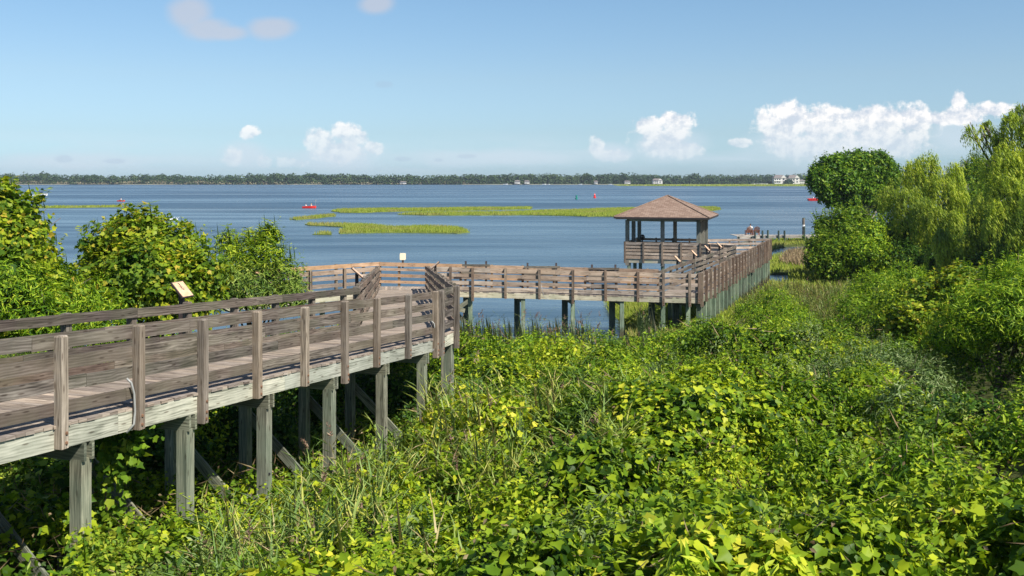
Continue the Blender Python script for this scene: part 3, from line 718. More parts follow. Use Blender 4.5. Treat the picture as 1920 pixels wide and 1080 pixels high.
for a, b in ((-1,-1),(0,-1),(1,-1),(-1,0),(1,0),(-1,1),(0.08,1),(1,1)):
    mb = MB(); mb.box(gp(a*HG,b*HG,(ZE-.24+ZG-.5)/2), gr*.125, gu*.125, V3(0,0,(ZE-.24-ZG+.5)/2), L=2); part(mb, 'column', M['gpost'])
mb = MB(); n = 34
for i in range(n):
    t = -HG-.1+(2*HG+.2)*(i+.5)/n; mb.box(gp(t,0,ZG-.02), gr*(HG+.1)/n*.94, gu*(HG+.1), V3(0,0,.02), L=1)
part(mb, 'floor', M['deck'])
mb = MB()
for i,(a,b) in enumerate(((-1,-1),(1,-1),(1,1),(-1,1))):
    a2, b2 = ((-1,-1),(1,-1),(1,1),(-1,1))[(i+1)%4]
    h = HG+.08; mb.bar(gp(a*h,b*h,ZG-.18), gp(a2*h,b2*h,ZG-.18), .045, .26)
part(mb, 'rim_beam', M['fasciat'])
def grail(a0, b0, a1, b1, npost=5):
    mb = MB(); A = gp(a0,b0,ZG); B = gp(a1,b1,ZG); d = unit(B-A); o = V3(d[1], -d[0], 0)
    for z0, z1 in ((-.02,.20),(.26,.42),(.49,.65),(.72,.88),(.95,1.13)):
        mb.board(A+o*.14+V3(0,0,(z0+z1)/2), B+o*.14+V3(0,0,(z0+z1)/2), .035, z1-z0, warp=.006, nseg=4)
    r = part(mb, 'railing', M['tan'])
    for k in range(npost):
        p = A+(B-A)*(k/(npost-1))+o*.20
        m = MB(); m.box(p+V3(0,0,.42), d*.055, o*.045, V3(0,0,.74), L=2); m.build('rail_post', M['brown'], r)
grail(-HG-.14, -HG, HG+.14, -HG); grail(HG, HG, -HG, HG); grail(-HG, HG, -HG, -HG, 4)
for a, b in ((-1,-1),(0,-1),(1,-1),(-1,1),(1,1),(-1,0),(1,0)):
    zb = -1.2; mb = MB(); mb.box(gp(a*HG*.96,b*HG*.96,(ZG-.32+zb)/2), gr*.11, gu*.11, V3(0,0,(ZG-.32-zb)/2), L=2); part(mb, 'pile', M['pile_wet'])
# binocular viewer standing in the pavilion
vp = gp(-1.75, -.4, ZG); vw = empty('binocular_viewer', vp, 'dark coin binocular viewer standing inside the pavilion near its left columns', 'viewer')
mb = MB(); mb.tube([vp, vp+V3(0,0,.05), vp+V3(0,0,.06), vp+V3(0,0,1.15)], [.2,.2,.06,.055], 12); mb.build('stand', M['black'], vw)
mb = MB(); mb.ball(vp+V3(0,0,1.36), .19,.16,.2, n=6); mb.tube([vp+V3(-.08,-.28,1.42), vp+V3(-.08,.2,1.42)], .05, 8); mb.tube([vp+V3(.08,-.28,1.42), vp+V3(.08,.2,1.42)], .05, 8); mb.build('head', M['black'], vw, smooth=True)
mb = MB()
for x in (-.08,.08): mb.tube([vp+V3(x,-.285,1.42), vp+V3(x,-.295,1.42)], .04, 8)
mb.build('eyepiece', M['pipe'], vw)

# ------------------------------------------------------------------ information signs, benches
M['panel'] = m_ = newmat('tan_sign_face')[0]; nt = m_.node_tree; nt.nodes.clear(); out = nt.nodes.new('ShaderNodeOutputMaterial')
uvn = N(nt, 'ShaderNodeTexCoord'); nz = N(nt, 'ShaderNodeTexNoise', inp={'Scale': 9, 'Detail': 3}); nt.links.new(uvn.outputs['Object'], nz.inputs[0])
rr = ramp(nt, [(.4,(.60,.37,.21)),(.7,(.72,.50,.32))]); nt.links.new(nz.outputs['Fac'], rr.inputs[0]); bs = N(nt, 'ShaderNodeBsdfPrincipled', inp={'Roughness': .4}); nt.links.new(rr.outputs[0], bs.inputs[0]); nt.links.new(bs.outputs[0], out.inputs[0])
def sign(lo, inn, label, w=.34, l=.40, rise=.30, ground_z=None, leg=1.1, facemat='panel', big=True):
    """lo: centre of the low edge of the panel; inn: horizontal unit vector from the sign toward the reader"""
    lo = np.array(lo, float); i = V3(inn[0], inn[1], 0); a = V3(-i[1], i[0], 0)
    run = math.sqrt(max(.01, l*l-rise*rise)); hi = lo-i*run+V3(0,0,rise); n = unit(np.cross(a, hi-lo)); n = n if n[2] > 0 else -n
    t = empty('information_sign', lo-i*run*.5-V3(0,0,leg), label, 'sign', 'slanted information signs along the boardwalk rails')
    mb = MB(); mb.box((lo+hi)/2-n*.012, a*w/2, (hi-lo)/2, n*.016); f = mb.build('sign_frame', M['frame'], t)
    mb = MB(); mb.box((lo+hi)/2+n*.008, a*(w/2-.022), (hi-lo)/2*.9, n*.004); mb.build('sign_face', M[facemat], t)
    if big:
        mb = MB(); c = (lo*.38+hi*.62)+n*.015; e = unit(hi-lo)
        for k in range(11):
            s = (k/10-.5)*.16; j = random.uniform(-.02,.02); mb.bar(c+e*s+a*j, c+e*(s+.03)+a*(j+random.choice((-1,1))*.035), .008, .002, up=tuple(n))
        mb.bar(c-e*.08, c+e*.08, .008, .003, up=tuple(n)); mb.build('drawing', M['frame'], t)
    mb = MB(); m = (lo+hi)/2-n*.03
    mb.bar(V3(m[0],m[1],m[2]-leg), m, .09, .09); mb.bar(m-V3(0,0,.14)+i*0, m+V3(0,0,.0), .2, .06); mb.build('sign_post', M['frame'], t); return t
sA = W(353.5, 557, 19.3)
sign(sA, rn, 'tan faced slanted information sign above the near ramp rail before the bushes', w=.36, l=.40, rise=.29)
sign(W(681, 520, 29.2), ol, 'slanted information sign seen edge on, left of the rail going down to the landing', w=.4, l=.44, rise=.29, big=False)
sign(W(807, 504, 38), -ol, 'slanted information sign with dark underside right of the descending rail', w=.4, l=.44, rise=.28, big=False)
lab = ['slanted sign over the left pier rail, nearest of the four before the pavilion', 'slanted sign over the left pier rail, second of four from the corner',
       'slanted sign over the left pier rail just right of the pavilion corner', 'slanted sign on the left pier rail, farthest of the four beside the pavilion']
for (px, py, Y), lb in zip(((1276,491,51.6),(1307,480,55),(1331,470,58),(1354,464.5,61)), lab):
    sign(W(px, py, Y), -oq*1.0, lb, w=.32, l=.44, rise=.31, big=False)
# cream box light on the back rail
bx = W(755.3, 481, 48.95); t = empty('post_light', (bx[0], bx[1], bx[2]-.5), 'cream square lamp box on a short dark post above the back rail', 'lamp')
mb = MB(); mb.bar(bx-V3(0,0,.55), bx-V3(0,0,.17), .09, .09); mb.build('post', M['frame'], t)
mb = MB()
for s_, k, q in ((.145,.13,.070),(.13,.165,.073)): mb.box(bx, V3(s_,0,0), V3(0,q,0), V3(0,0,k))
mb.build('lamp_box', M['cream'], t)
def bench(c, w, label):
    c = np.array(c, float); t = empty('bench', c, label, 'bench', 'wooden benches against the back rail')
    mb = MB()
    for k in range(4): mb.box(c+V3(0,-.06-.11*k,.44), V3(w/2,0,0), V3(0,.048,0), V3(0,0,.02))
    mb.build('seat', M['brown'], t, local=False)
    mb = MB()
    for k in range(3): mb.bar(c+V3(-w/2,.04+.035*k,.70+.17*k), c+V3(w/2,.04+.035*k,.70+.17*k), .03, .11)
    mb.build('backrest', M['grey'], t)
    for sx in (-1, 1):
        mb = MB(); x = sx*(w/2-.18)
        mb.bar(c+V3(x,-.40,0), c+V3(x,-.30,.42), .09, .09); mb.bar(c+V3(x,-.02,0), c+V3(x,.2,1.24), .09, .10); mb.bar(c+V3(x,-.42,.40), c+V3(x,.02,.40), .06, .08); mb.build('leg', M['frame'], t)
zc = lambda x: C0[2]+(C1[2]-C0[2])*(x+4.02)/12.8
for x, w, lb in ((-1.75, 1.35, 'weathered bench against the back rail, leftmost of three, beside the landing'), (1.45, 1.75, 'weathered bench against the back rail, middle one of three'), (4.45, 1.5, 'weathered bench against the back rail, rightmost one of three')):
    bench(V3(x, 48.15, zc(x)), w, lb)
# ------------------------------------------------------------------ vegetation
def grad(x, y, f, e=.15): return (f(x+e, y)-f(x-e, y))/(2*e), (f(x, y+e)-f(x, y-e))/(2*e)
PITS = [(W(a, b, c), r, d) for a, b, c, r, d in ((1085,810,22,.85,1.7),(930,740,27,.9,1.3),(875,725,28,.7,1.1),(1880,720,23.5,1.9,1.9),(1800,770,21,1.0,1.6),(1600,605,41,2.0,1.4),(1220,895,15,.6,1.1),(1850,880,15.5,.8,1.2),(1660,645,32.5,1.2,1.4),(1480,750,24.6,.9,1.3),(1380,930,13.6,.5,.8),(1740,840,17.6,.7,1.1),(1030,930,17,.5,.8),(1300,1010,11.8,.4,.7),(1560,960,12.6,.45,.7),(1400,690,29,1.0,1.2),(1280,720,30,.9,1.1),(1560,830,18.6,.6,1.0),(1150,690,31,.9,1.1))]
def PIT(x, y):
    o = np.zeros_like(np.asarray(x, float))
    for c, r, d in PITS: o = np.maximum(o, d*np.exp(-(((x-c[0])**2+((y-c[1])*.8)**2)/(r*r))**1.5))
    return o
def LUMP(x, y):
    n1 = fbm(x*.55, y*.55, seed=21, oct=2); n2 = vn(x*1.5, y*1.5, seed=31)
    h = np.clip((vn(x*.62+3, y*.62, seed=61)-.62)/.16, 0, 1)
    return (n1-.5)*1.7+(n2-.5)*.55-h*h*(3-2*h)*1.15+.0-PIT(x, y)
def SURF(x, y): return VEG(x, y)+LUMP(x, y)*np.clip((44.5-y)/8, .25, 1)
def under_ramp(x, y, m=0.0):
    d = np.stack([x-P1[0], y-P1[1]], 1); s = d@U; w = d@Nl
    return (s < 12.6) & (w > -.1-m) & (w < WR+.2+m)
def wedge(n, y0, y1, pw=1.0, pad=120):
    """points in the ground area the camera sees, density per image area falling with distance**pw"""
    t = rng.random(n)
    if pw == 1.0: Y = y0*(y1/y0)**t
    else: Y = (y0**(1-pw)+t*(y1**(1-pw)-y0**(1-pw)))**(1/(1-pw))
    p_ = pad+4.0*F/Y; px = -p_+(1920+2*p_)*rng.random(n); return (px-960)/F*Y, Y, px
def on_land(x, y): return (LAND(x, y) > .3)
# dome shaped bushes growing into each other: a height field with creases between them, and the kind of plant on each
GX0, GY0, GS = -34.0, 4.0, .1; GNX, GNY = 760, 420
DOME = np.zeros((GNY, GNX)); DID = np.full((GNY, GNX), -1)
dr_ = np.random.default_rng(19)
nd = 430; dY = 5.5*(45/5.5)**(dr_.random(nd)**.72); dX = (dr_.uniform(-.62, .62, nd))*dY+dr_.uniform(-3, 3, nd)
dR = np.where(dY < 16, dr_.uniform(.5, 1.3, nd), dr_.uniform(.6, 1.6, nd)); dA = dR*dr_.uniform(.75, 1.35, nd)
dK = np.where(dY < 20, dr_.choice(5, nd, p=[.52,.24,.08,.13,.03]), dr_.choice(5, nd, p=[.16,.38,.24,.16,.06])); dT = dr_.uniform(-.25, .25, nd)
cx_, cy_ = GX0+GS*np.arange(GNX), GY0+GS*np.arange(GNY)
for i in range(nd):
    i0, i1 = np.searchsorted(cx_, (dX[i]-dR[i]*1.1, dX[i]+dR[i]*1.1)); j0, j1 = np.searchsorted(cy_, (dY[i]-dR[i]*1.1, dY[i]+dR[i]*1.1))
    if i1 <= i0 or j1 <= j0: continue
    xx, yy = np.meshgrid(cx_[i0:i1], cy_[j0:j1]); d2 = ((xx-dX[i])**2+(yy-dY[i])**2)/dR[i]**2*(1+.5*(vn(xx*1.9, yy*1.9, seed=i)-.5))
    h = np.where(d2 < 1, dA[i]*(np.clip(1-d2, 0, 1))**.45, 0); w_ = DOME[j0:j1, i0:i1]; m_ = h > w_
    w_[m_] = h[m_]; DID[j0:j1, i0:i1][m_] = i
def dome(x, y):
    fx = np.clip((x-GX0)/GS, 0, GNX-1.01); fy = np.clip((y-GY0)/GS, 0, GNY-1.01); i = fx.astype(int); j = fy.astype(int); u_, v_ = fx-i, fy-j
    return DOME[j,i]*(1-u_)*(1-v_)+DOME[j,i+1]*u_*(1-v_)+DOME[j+1,i]*(1-u_)*v_+DOME[j+1,i+1]*u_*v_
def domeid(x, y):
    i = np.clip(((x-GX0)/GS).astype(int), 0, GNX-1); j = np.clip(((y-GY0)/GS).astype(int), 0, GNY-1); return DID[j, i]
def SURF(x, y):
    x = np.asarray(x, float); y = np.asarray(y, float); k = np.clip((44.5-y)/6, .2, 1)
    nr = np.clip((((x-P1[0])*Nl[0]+(y-P1[1])*Nl[1])+2.2)/1.6, 0, 1)*(y < 26)
    return VEG(x, y)-.55*k*(1-nr)+(dome(x, y)*(.95-.75*nr)+(vn(x*2.2, y*2.2, seed=31)-.5)*.22)*k-PIT(x, y)
KM = ['vine','thicket','bright','mid','silver']; KK = ['lobed','oval','narrow','oval','narrow']; KS = [.100,.098,.15,.105,.12]; KW = [1,1,1.4,1,1.4]
KL = {k: Leaves() for k in KM}
def cover(n, y0, y1, pw, dmax, scale=1.0):
    x, y, px = wedge(n, y0, y1, pw); k = on_land(x, y) & ~(under_ramp(x, y, 0) & (rng.random(len(x)) < .75)) & ~((PIT(x, y) > .35) & (rng.random(len(x)) < .85)); x, y = x[k], y[k]
    di = domeid(x, y); dz = dome(x, y); low = (dz < .1); k = ~(low & (rng.random(len(x)) < .8)); x, y, di, low = x[k], y[k], di[k], low[k]; n = len(x)
    z = SURF(x, y); dx, dy = grad(x, y, SURF, .12); nn = norm_rows(np.stack([-dx, -dy, np.full(n, .9)], 1)); dep = rng.random(n)**1.15*dmax
    P = np.stack([x, y, z], 1)-nn*dep[:, None]+rng.normal(size=(n,3))*.06
    hol = (vn(P[:,0]*4.2, P[:,1]*4.2, P[:,2]*4.2, seed=66)*.6+vn(P[:,0]*1.7, P[:,1]*1.7, P[:,2]*1.7, seed=67)*.4 < .47) & (rng.random(n) < .9)
    sp_ = np.where(di >= 0, dK[di], np.where(y < 18, 0, 1)); stray = rng.random(n) < .16; sp_ = np.where(stray, rng.integers(0, 4, n), sp_)
    tone = np.clip(rng.random(n)*.85+.07+np.where(di >= 0, dT[di], -.15)-low*.25, 0, 1)  # leaves in the hollows get darker tones that stand in for shade
    for q in range(5):
        m_ = (sp_ == q) & ~hol
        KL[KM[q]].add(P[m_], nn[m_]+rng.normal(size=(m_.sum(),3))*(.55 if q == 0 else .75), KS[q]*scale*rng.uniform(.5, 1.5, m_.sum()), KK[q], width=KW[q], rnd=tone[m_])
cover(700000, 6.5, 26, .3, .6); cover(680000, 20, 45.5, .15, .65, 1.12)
lf = KL['thicket']
def sprigs(lvs, n, y0, y1, hmin, hmax, leaf, kind, cond=None, nl=14, pw=.4):
    x, y, px = wedge(n, y0, y1, pw); k = on_land(x, y) & ~under_ramp(x, y, .4) & (PIT(x, y) < .2) & (dome(x, y) > .35)
    if cond is not None: k &= cond(x, y, px)
    x, y = x[k], y[k]; z = SURF(x, y)-.15; n = len(x); h = rng.uniform(hmin, hmax, n)
    lean = rng.normal(size=(n, 2))*.3
    for j in range(nl):
        s = (j+1)/nl; c = np.stack([x+lean[:,0]*h*s**1.5, y+lean[:,1]*h*s**1.5, z+h*s], 1)
        a = rng.random(n)*6.28; o = np.stack([np.cos(a), np.sin(a), np.full(n, .35)], 1)
        lvs.add(c, np.stack([-.35*np.cos(a), -.35*np.sin(a), np.ones(n)], 1)+rng.normal(size=(n,3))*.3, leaf*(1.15-.5*s)*rng.uniform(.8,1.2,n), kind, T=o, rnd=np.clip(.25+.6*s*rng.random(n)+.15, 0, 1), width=1.2)
# knee to head high bushes merged into one thicket, by kind of leaf
def merged(mat, label, n, kinds, y0, y1, rmin, rmax, k, size, cond, name='thicket', up=.35):
    x, y, px = wedge(n*6, y0, y1, .3, 60); kk = on_land(x, y) & ~under_ramp(x, y, 1.1) & cond(x, y, px) & (PIT(x, y) < .02); x, y, px = x[kk][:n], y[kk][:n], px[kk][:n]
    bl = []
    for a, b in zip(x, y):
        r = rng.uniform(rmin, rmax); z = float(VEG(np.array([a]), np.array([b]))[0])
        bl.append((V3(a, b, z+r*rng.uniform(-.15, .3)), (r, r, r*rng.uniform(.7, 1.0))))
    l_ = Leaves()
    for i, b in enumerate(bl):
        P, Nn = blob_points([b], k, shell=.45, lump=.45, clump=.42, seed=i*3, up=up, jit=.7, minz=-.3)
        t = rng.random()*.35-.1; l_.add(P, Nn, size*rng.uniform(.6,1.3,len(P)), kinds[0], width=kinds[1], rnd=np.clip(rng.random(len(P))*.85+t, 0, 1))
        twiggy(l_, [b], 4, .42, size, kinds[0])
    tag(l_.build(name, M[mat]), label, 'bushes', kind='stuff')
far_ = lambda x, y, px: ~((px < 1240) & (y > 35)) & ~((px > 1290) & (px < 1400) & (y > 36))
merged('bright', 'fresh green feathery bushes merged into the thicket', 14, ('narrow', 1.3), 20, 44, .6, 1.15, 300, .15, far_)
merged('thicket', 'yellow green small leaved bushes merged into the thicket', 16, ('oval', 1.0), 17, 42, .5, 1.1, 330, .11, far_)
merged('mid', 'mid green bushes merged into the thicket', 9, ('oval', 1.0), 18, 42, .5, 1.0, 320, .12, far_)
merged('silver', 'greyish narrow leaved bushes merged into the thicket', 5, ('narrow', 1.2), 22, 40, .5, .9, 320, .13, far_)
merged('vine', 'humps of broad leaved vines in the foreground', 10, ('lobed', 1.0), 9, 20, .4, .8, 380, .10, lambda x, y, px: (px > 1000) | (px < 420))
sprigs(lf, 1050, 22, 44, .35, .9, .13, 'narrow', nl=22)
sprigs(lf, 3400, 8.5, 30, .2, .55, .10, 'oval', nl=10)
sprigs(lf, 900, 8.5, 26, .25, .6, .15, 'narrow', nl=16)
dd = Leaves(); x, y, px = wedge(6500, 8, 40, .35); k = on_land(x, y); x, y = x[k], y[k]; n = len(x)     # dead stems, straw and dry leaves
dd.add(np.stack([x, y, SURF(x, y)-.12+rng.random(n)*.2], 1), rng.normal(size=(n,3)), rng.uniform(.15,.45,n)*np.clip(y/14, .6, 1.4), 'narrow', T=np.stack([rng.normal(size=n), rng.normal(size=n), rng.normal(size=n)*.5+.35], 1), width=.05)
m_ = rng.random(n) < .5; dd.add(np.stack([x, y, SURF(x, y)+.02], 1)[m_]+rng.normal(size=(m_.sum(),3))*.2, rng.normal(size=(m_.sum(),3))+np.array((0,0,1)), .07, 'oval')
tag(dd.build('dead_stems', M['brownreed']), 'dead stems, straw and dry leaves caught in the undergrowth', 'dead stems', kind='stuff')
tag(KL['vine'].build('vine_cover', M['vine']), 'broad leaved yellow green vines covering the slope in the foreground', 'vines', kind='stuff')
for q, lb_ in (('bright', 'narrow leaved bright green growth spread through the undergrowth'), ('mid', 'darker green growth spread through the undergrowth'), ('silver', 'greyish green narrow leaved growth spread through the undergrowth')):
    tag(KL[q].build('undergrowth', M[q]), lb_, 'undergrowth', kind='stuff')
tag(lf.build('thicket', M['thicket']), 'tangled fine leaved green undergrowth filling the slope down to the water', 'undergrowth', kind='stuff')

# reeds
def reeds(name, label, pts, hmin, hmax, blade, nb, plume_p, mat='reed', wid=.045, seed=0, straw=0.0, kind='stuff', lean=.18):
    x, y, z = pts; n = len(x); h = rng.uniform(hmin, hmax, n); lv = Leaves(); pl = Leaves()
    ln = rng.normal(size=(n, 2))*lean
    base = rng.random(n)*.75+straw*(rng.random(n) < .4)
    P0 = np.stack([x, y, z], 1); tip = P0+np.stack([ln[:,0]*h, ln[:,1]*h, h], 1)
    for nrm in ((1,0,0),(0,1,0)):
        lv.add(P0, np.tile(nrm, (n,1)), h, 'narrow', T=tip-P0, width=.06, rnd=np.clip(base+.3, 0, 1))
    for j in range(nb):
        s = (j+.6)/nb*.95; c = P0+(tip-P0)*s; a = rng.random(n)*6.28; el = rng.uniform(.2, 1.3, n)
        o = np.stack([np.cos(a), np.sin(a), el], 1); nn = np.stack([-np.cos(a)*el, -np.sin(a)*el, np.ones(n)], 1)
        b = blade*rng.uniform(.6, 1.2, n)*(1.1-.5*s)
        # blade in two pieces: rising, then drooping
        on = norm_rows(o); lv.add(c, nn, b*.55, 'blade', T=o, width=wid/blade*1.8, rnd=np.clip(base+rng.random(n)*.2, 0, 1))
        o2 = on.copy(); o2[:, 2] -= .55; c2 = c+on*(b*.5)[:, None]
        lv.add(c2, nn+np.array((0,0,.2)), b*.6, 'narrow', T=o2, width=wid/blade*5, rnd=np.clip(base+rng.random(n)*.25, 0, 1))
    m = rng.random(n) < plume_p
    ob = tag(lv.build(name, M[mat]), label, 'reeds', kind=kind)
    if m.sum():
        t = tip[m]; q = len(t); dr = norm_rows(np.stack([ln[m,0]+rng.normal(size=q)*.3, ln[m,1]+rng.normal(size=q)*.3, np.full(q,.8)],1))
        for j in range(26):
            s = rng.random(q); c = t+dr*(s*.26)[:, None]; o = norm_rows(rng.normal(size=(q,3))*.8+dr)
            pl.add(c, rng.normal(size=(q,3)), .085*(1.1-.6*s), 'narrow', T=o, width=1.5)
        po = pl.build('plume', M['plume'], ob); po['kind'] = 'stuff'
    return ob
def sel(n, y0, y1, cond, pw=.6):
    x, y, px = wedge(n, y0, y1, pw); k = on_land(x, y) & cond(x, y, px) & ~under_ramp(x, y, .2); x, y = x[k], y[k]
    return x, y, SURF(x, y)-.35
nf = lambda x, y, s=41, f=.5: vn(x*f, y*f, seed=s)
reeds('reed_bed', 'green and straw coloured reeds with brown plumes in the middle foreground', sel(2300, 10.5, 23, lambda x,y,px: (px > 380) & (px < 1180) & (nf(x,y) > .42) & ((px > 560) | (y < 15))), .5, 1.05, .65, 8, .07, straw=.25, wid=.036)
def shore_sel(n, c, dz=0):
    x = rng.uniform(-5, 9, n); y = rng.uniform(35, 43.5, n); k = c(x, y) & on_land(x, y); x, y = x[k], y[k]; return x, y, TERR(x, y)+dz
reeds('shore_reeds', 'grey green reeds with pale plumes along the shore below the cross walkway', shore_sel(2600, lambda x,y: (x > -3.6) & (x < 6.2) & (y > 36) & (nf(x,y,9,.5) > .52)), .9, 2.1, .55, 9, .3, wid=.026, lean=.24, mat='shorereed')
reeds('edge_reeds', 'short mixed reeds on the marsh edge right of the pier', (lambda q: (q[0], q[1], TERR(q[0], q[1])))((lambda x, y: (x[(k := (x > pierX(y)+.8) & (vn(x*.4,y*.4,seed=5) > .35))], y[k]))(rng.uniform(11, 21, 2600), rng.uniform(46, 62, 2600))), .5, 1.3, .5, 7, .02, wid=.03, straw=.4)
# a single pale clump of tall blades on the slope
def yucca(px, py, Y, h, label):
    b = W(px, py, Y); lv = Leaves(); n = 26; a = rng.random(n)*6.28; el = rng.uniform(.7, 3.5, n)
    o = np.stack([np.cos(a), np.sin(a), el], 1); lv.add(np.tile(b, (n,1)), np.stack([-np.cos(a)*el, -np.sin(a)*el, np.ones(n)],1), h*rng.uniform(.7,1.1,n), 'blade', T=o, width=.06, rnd=rng.random(n)*.5)
    ob = lv.build('cattail_clump', M['shorereed']); tag(ob, label, 'plant')
yucca(1407, 735, 24, 1.0, 'upright blue green blade clump standing alone in the thicket on the right')
yucca(975, 860, 18, .9, 'pale green blade clump beside the last ramp pile')

# shrubs: left side, behind the near ramp
lb = bpx([(-70,430,20,95),(5,405,20,62),(48,440,20.5,42),(20,480,19.5,70),(74,495,21,40),(-60,560,19,110),(40,570,19.5,90),(100,560,20,60)])
plant('vine_covered_shrub', 'tall dark shrub draped in yellowing vines at the left edge of the photo', 'shrub', lb, 420, .115, 'lobed', 'vinegold', (-11,20,1.9), r0=.1,
      extra=shoots([(W(60,395,20.3), W(95,352,20.2), .14, 16, 'oval'), (W(-5,370,20), W(8,350,20), .13, 12, 'oval')]))
lb = bpx([(20,560,18.5,80),(104,540,20,42),(160,570,20,52),(90,600,18.5,60),(200,610,19.5,50)])
plant('compound_leaf_shrub', 'bright green feathery leaved shrub between the vine covered shrubs on the left', 'shrub', lb, 480, .13, 'narrow', 'bright', (-8.8,19.5,2.0), r0=.08)
lb = bpx([(212,476,23.5,54),(262,452,23,58),(320,480,23,62),(375,520,22.5,52),(185,535,23,54),(250,540,22,80),(330,560,22,70),(222,438,24,26),(290,432,23.5,26)])
plant('vine_covered_shrub', 'wide shrub smothered in gold and green vines behind the near information sign', 'shrub', lb, 430, .115, 'lobed', 'vinegold', (-8.2,23,1.8), r0=.1,
      extra=shoots([(W(240,440,23), W(234,386,23), .34, 24, 'narrow'), (W(285,430,23), W(279,380,23), .34, 24, 'narrow'), (W(225,430,23), W(245,405,23), .18, 16, 'narrow'), (W(160,470,23.5), W(150,425,23.5), .15, 14, 'oval')]))
lb = bpx([(440,500,26,42),(500,480,26,38),(470,540,25.5,55),(530,530,26,42),(545,560,25.5,32),(415,545,25,45),(430,455,27,22),(505,440,26.5,20),(475,450,27,20)])
plant('broadleaf_shrub', 'green shrub with upright leafy shoots left of the landing', 'shrub', lb, 460, .17, 'narrow', 'thicket', (-6.8,26,1.4), r0=.08,
      extra=shoots([(W(505,470,26.3), W(508,413,26.3), .34, 30, 'narrow'), (W(432,480,26.3), W(428,422,26.3), .34, 26, 'narrow'), (W(470,480,26.3), W(462,428,26.3), .32, 24, 'narrow'), (W(448,480,26.3), W(445,440,26.3), .2, 20, 'narrow'), (W(545,540,26), W(560,505,26), .18, 14, 'narrow')]))
# low growth seen beneath the ramp
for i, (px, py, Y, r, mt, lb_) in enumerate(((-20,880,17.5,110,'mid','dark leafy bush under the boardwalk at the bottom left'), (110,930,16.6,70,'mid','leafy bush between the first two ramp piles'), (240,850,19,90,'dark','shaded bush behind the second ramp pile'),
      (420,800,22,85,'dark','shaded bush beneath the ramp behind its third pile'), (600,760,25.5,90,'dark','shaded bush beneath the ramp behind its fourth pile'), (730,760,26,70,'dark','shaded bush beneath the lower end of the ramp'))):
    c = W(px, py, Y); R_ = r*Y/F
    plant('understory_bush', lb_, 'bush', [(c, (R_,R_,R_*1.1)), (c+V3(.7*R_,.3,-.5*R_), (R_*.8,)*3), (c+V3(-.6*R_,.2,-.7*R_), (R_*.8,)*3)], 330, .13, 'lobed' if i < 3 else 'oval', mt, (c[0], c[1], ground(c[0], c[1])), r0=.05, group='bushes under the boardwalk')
# vine hanging from the ramp edge
vt = empty('climbing_vine', W(210, 960, 14.4), 'green vine climbing up to the ramp edge right of the first pile', 'vine'); lv = Leaves()
path = [W(195,985,14.3), W(200,900,14.2), W(215,850,14.2), W(240,820,14.2), W(265,800,14.6)]
pts = np.array([path[int(t)]+(path[int(t)+1]-path[int(t)])*(t % 1) for t in rng.uniform(0, 3.99, 420)])+rng.normal(size=(420,3))*np.array((.16,.10,.12))
lv.add(pts, rng.normal(size=(420,3))*.6+np.array((.3,-.7,.5)), .13*rng.uniform(.5,1.2,420), 'lobed'); lv.build('foliage', M['mid'], vt)
mb = MB(); mb.tube(path, .012, 6); mb.build('stem', M['bark'], vt)

# vine masses right of the ramp
def mound(name, label, lst, k, size, kind, mat, r0=.06, **kw):
    b = bpx(lst); c = b[0][0]; return plant(name, label, 'shrub', b, k, size, kind, mat, (c[0], c[1], ground(c[0], c[1])), r0=r0, **kw)
mound('vine_mound', 'yellow green vine mound just right of the ramp corner', [(930,710,27,(70,70,45)),(880,740,26,(45,45,45)),(1000,730,27,(60,60,38)),(960,760,25.5,(60,60,40))], 380, .12, 'oval', 'vine')
mound('vine_mound', 'large broad leaved vine mound with a dark hollow on its left', [(1290,800,17.5,(150,120,88)),(1185,815,17.5,(75,65,80)),(1400,800,18,(110,100,66)),(1235,865,15.8,(100,80,62)),(1165,850,17,(60,60,66))], 520, .115, 'lobed', 'vine')
mound('leafy_bush', 'dark green bush left of the big vine mound', [(1080,725,25,(55,50,40)),(1140,700,26,(60,50,42)),(1050,770,23,(40,40,30))], 380, .13, 'oval', 'mid')
mound('leafy_bush', 'round fine leaved bush in front of the corner piles', [(1270,665,38,(75,60,48)),(1340,640,40,(60,50,40)),(1210,690,35,(60,50,40))], 260, .13, 'oval', 'bright')
mound('leafy_bush', 'bright light green bush standing right of the pier piles', [(1455,575,44,(38,38,36)),(1480,600,43,(42,40,36)),(1430,605,43,(34,34,30)),(1500,630,40,(50,45,35))], 330, .14, 'narrow', 'bright', extra=shoots([(W(1450+q,560,44), W(1450+q*1.2,528+abs(q)*.4,44), .16, 18, 'narrow') for q in (-22,-8,6,20,34)]))
mound('silvery_bush', 'pale silvery green narrow leaved bush at mid right', [(1650,690,27,(85,70,55)),(1570,710,27.5,(70,60,45)),(1720,720,26,(70,60,50))], 330, .13, 'narrow', 'silver')
mound('silvery_bush', 'smaller silvery bush left of the lone blade clump', [(1360,690,32,(55,50,34)),(1410,705,30,(45,45,30))], 300, .13, 'narrow', 'silver')
mound('feathery_bush', 'light green feathery bush below the shorter willow', [(1640,545,41,(48,45,36)),(1700,530,42,(45,42,36)),(1600,580,40,(45,40,34)),(1680,575,40,(60,50,34))], 320, .16, 'narrow', 'bright',
      extra=shoots([(W(p,545,41), W(p+r_,q,41), .2, 22, 'narrow') for p, q, r_ in ((1630,498,-4),(1655,508,4),(1692,492,2),(1712,500,6),(1600,525,-8),(1735,515,8))]))
mound('vine_covered_bush', 'yellow flecked vine covered bush right of the feathery bush', [(1770,570,36,(75,60,50)),(1830,550,35,(70,60,50)),(1730,610,34,(70,55,42)),(1790,640,32,(60,50,40))], 380, .14, 'lobed', 'vinegold')
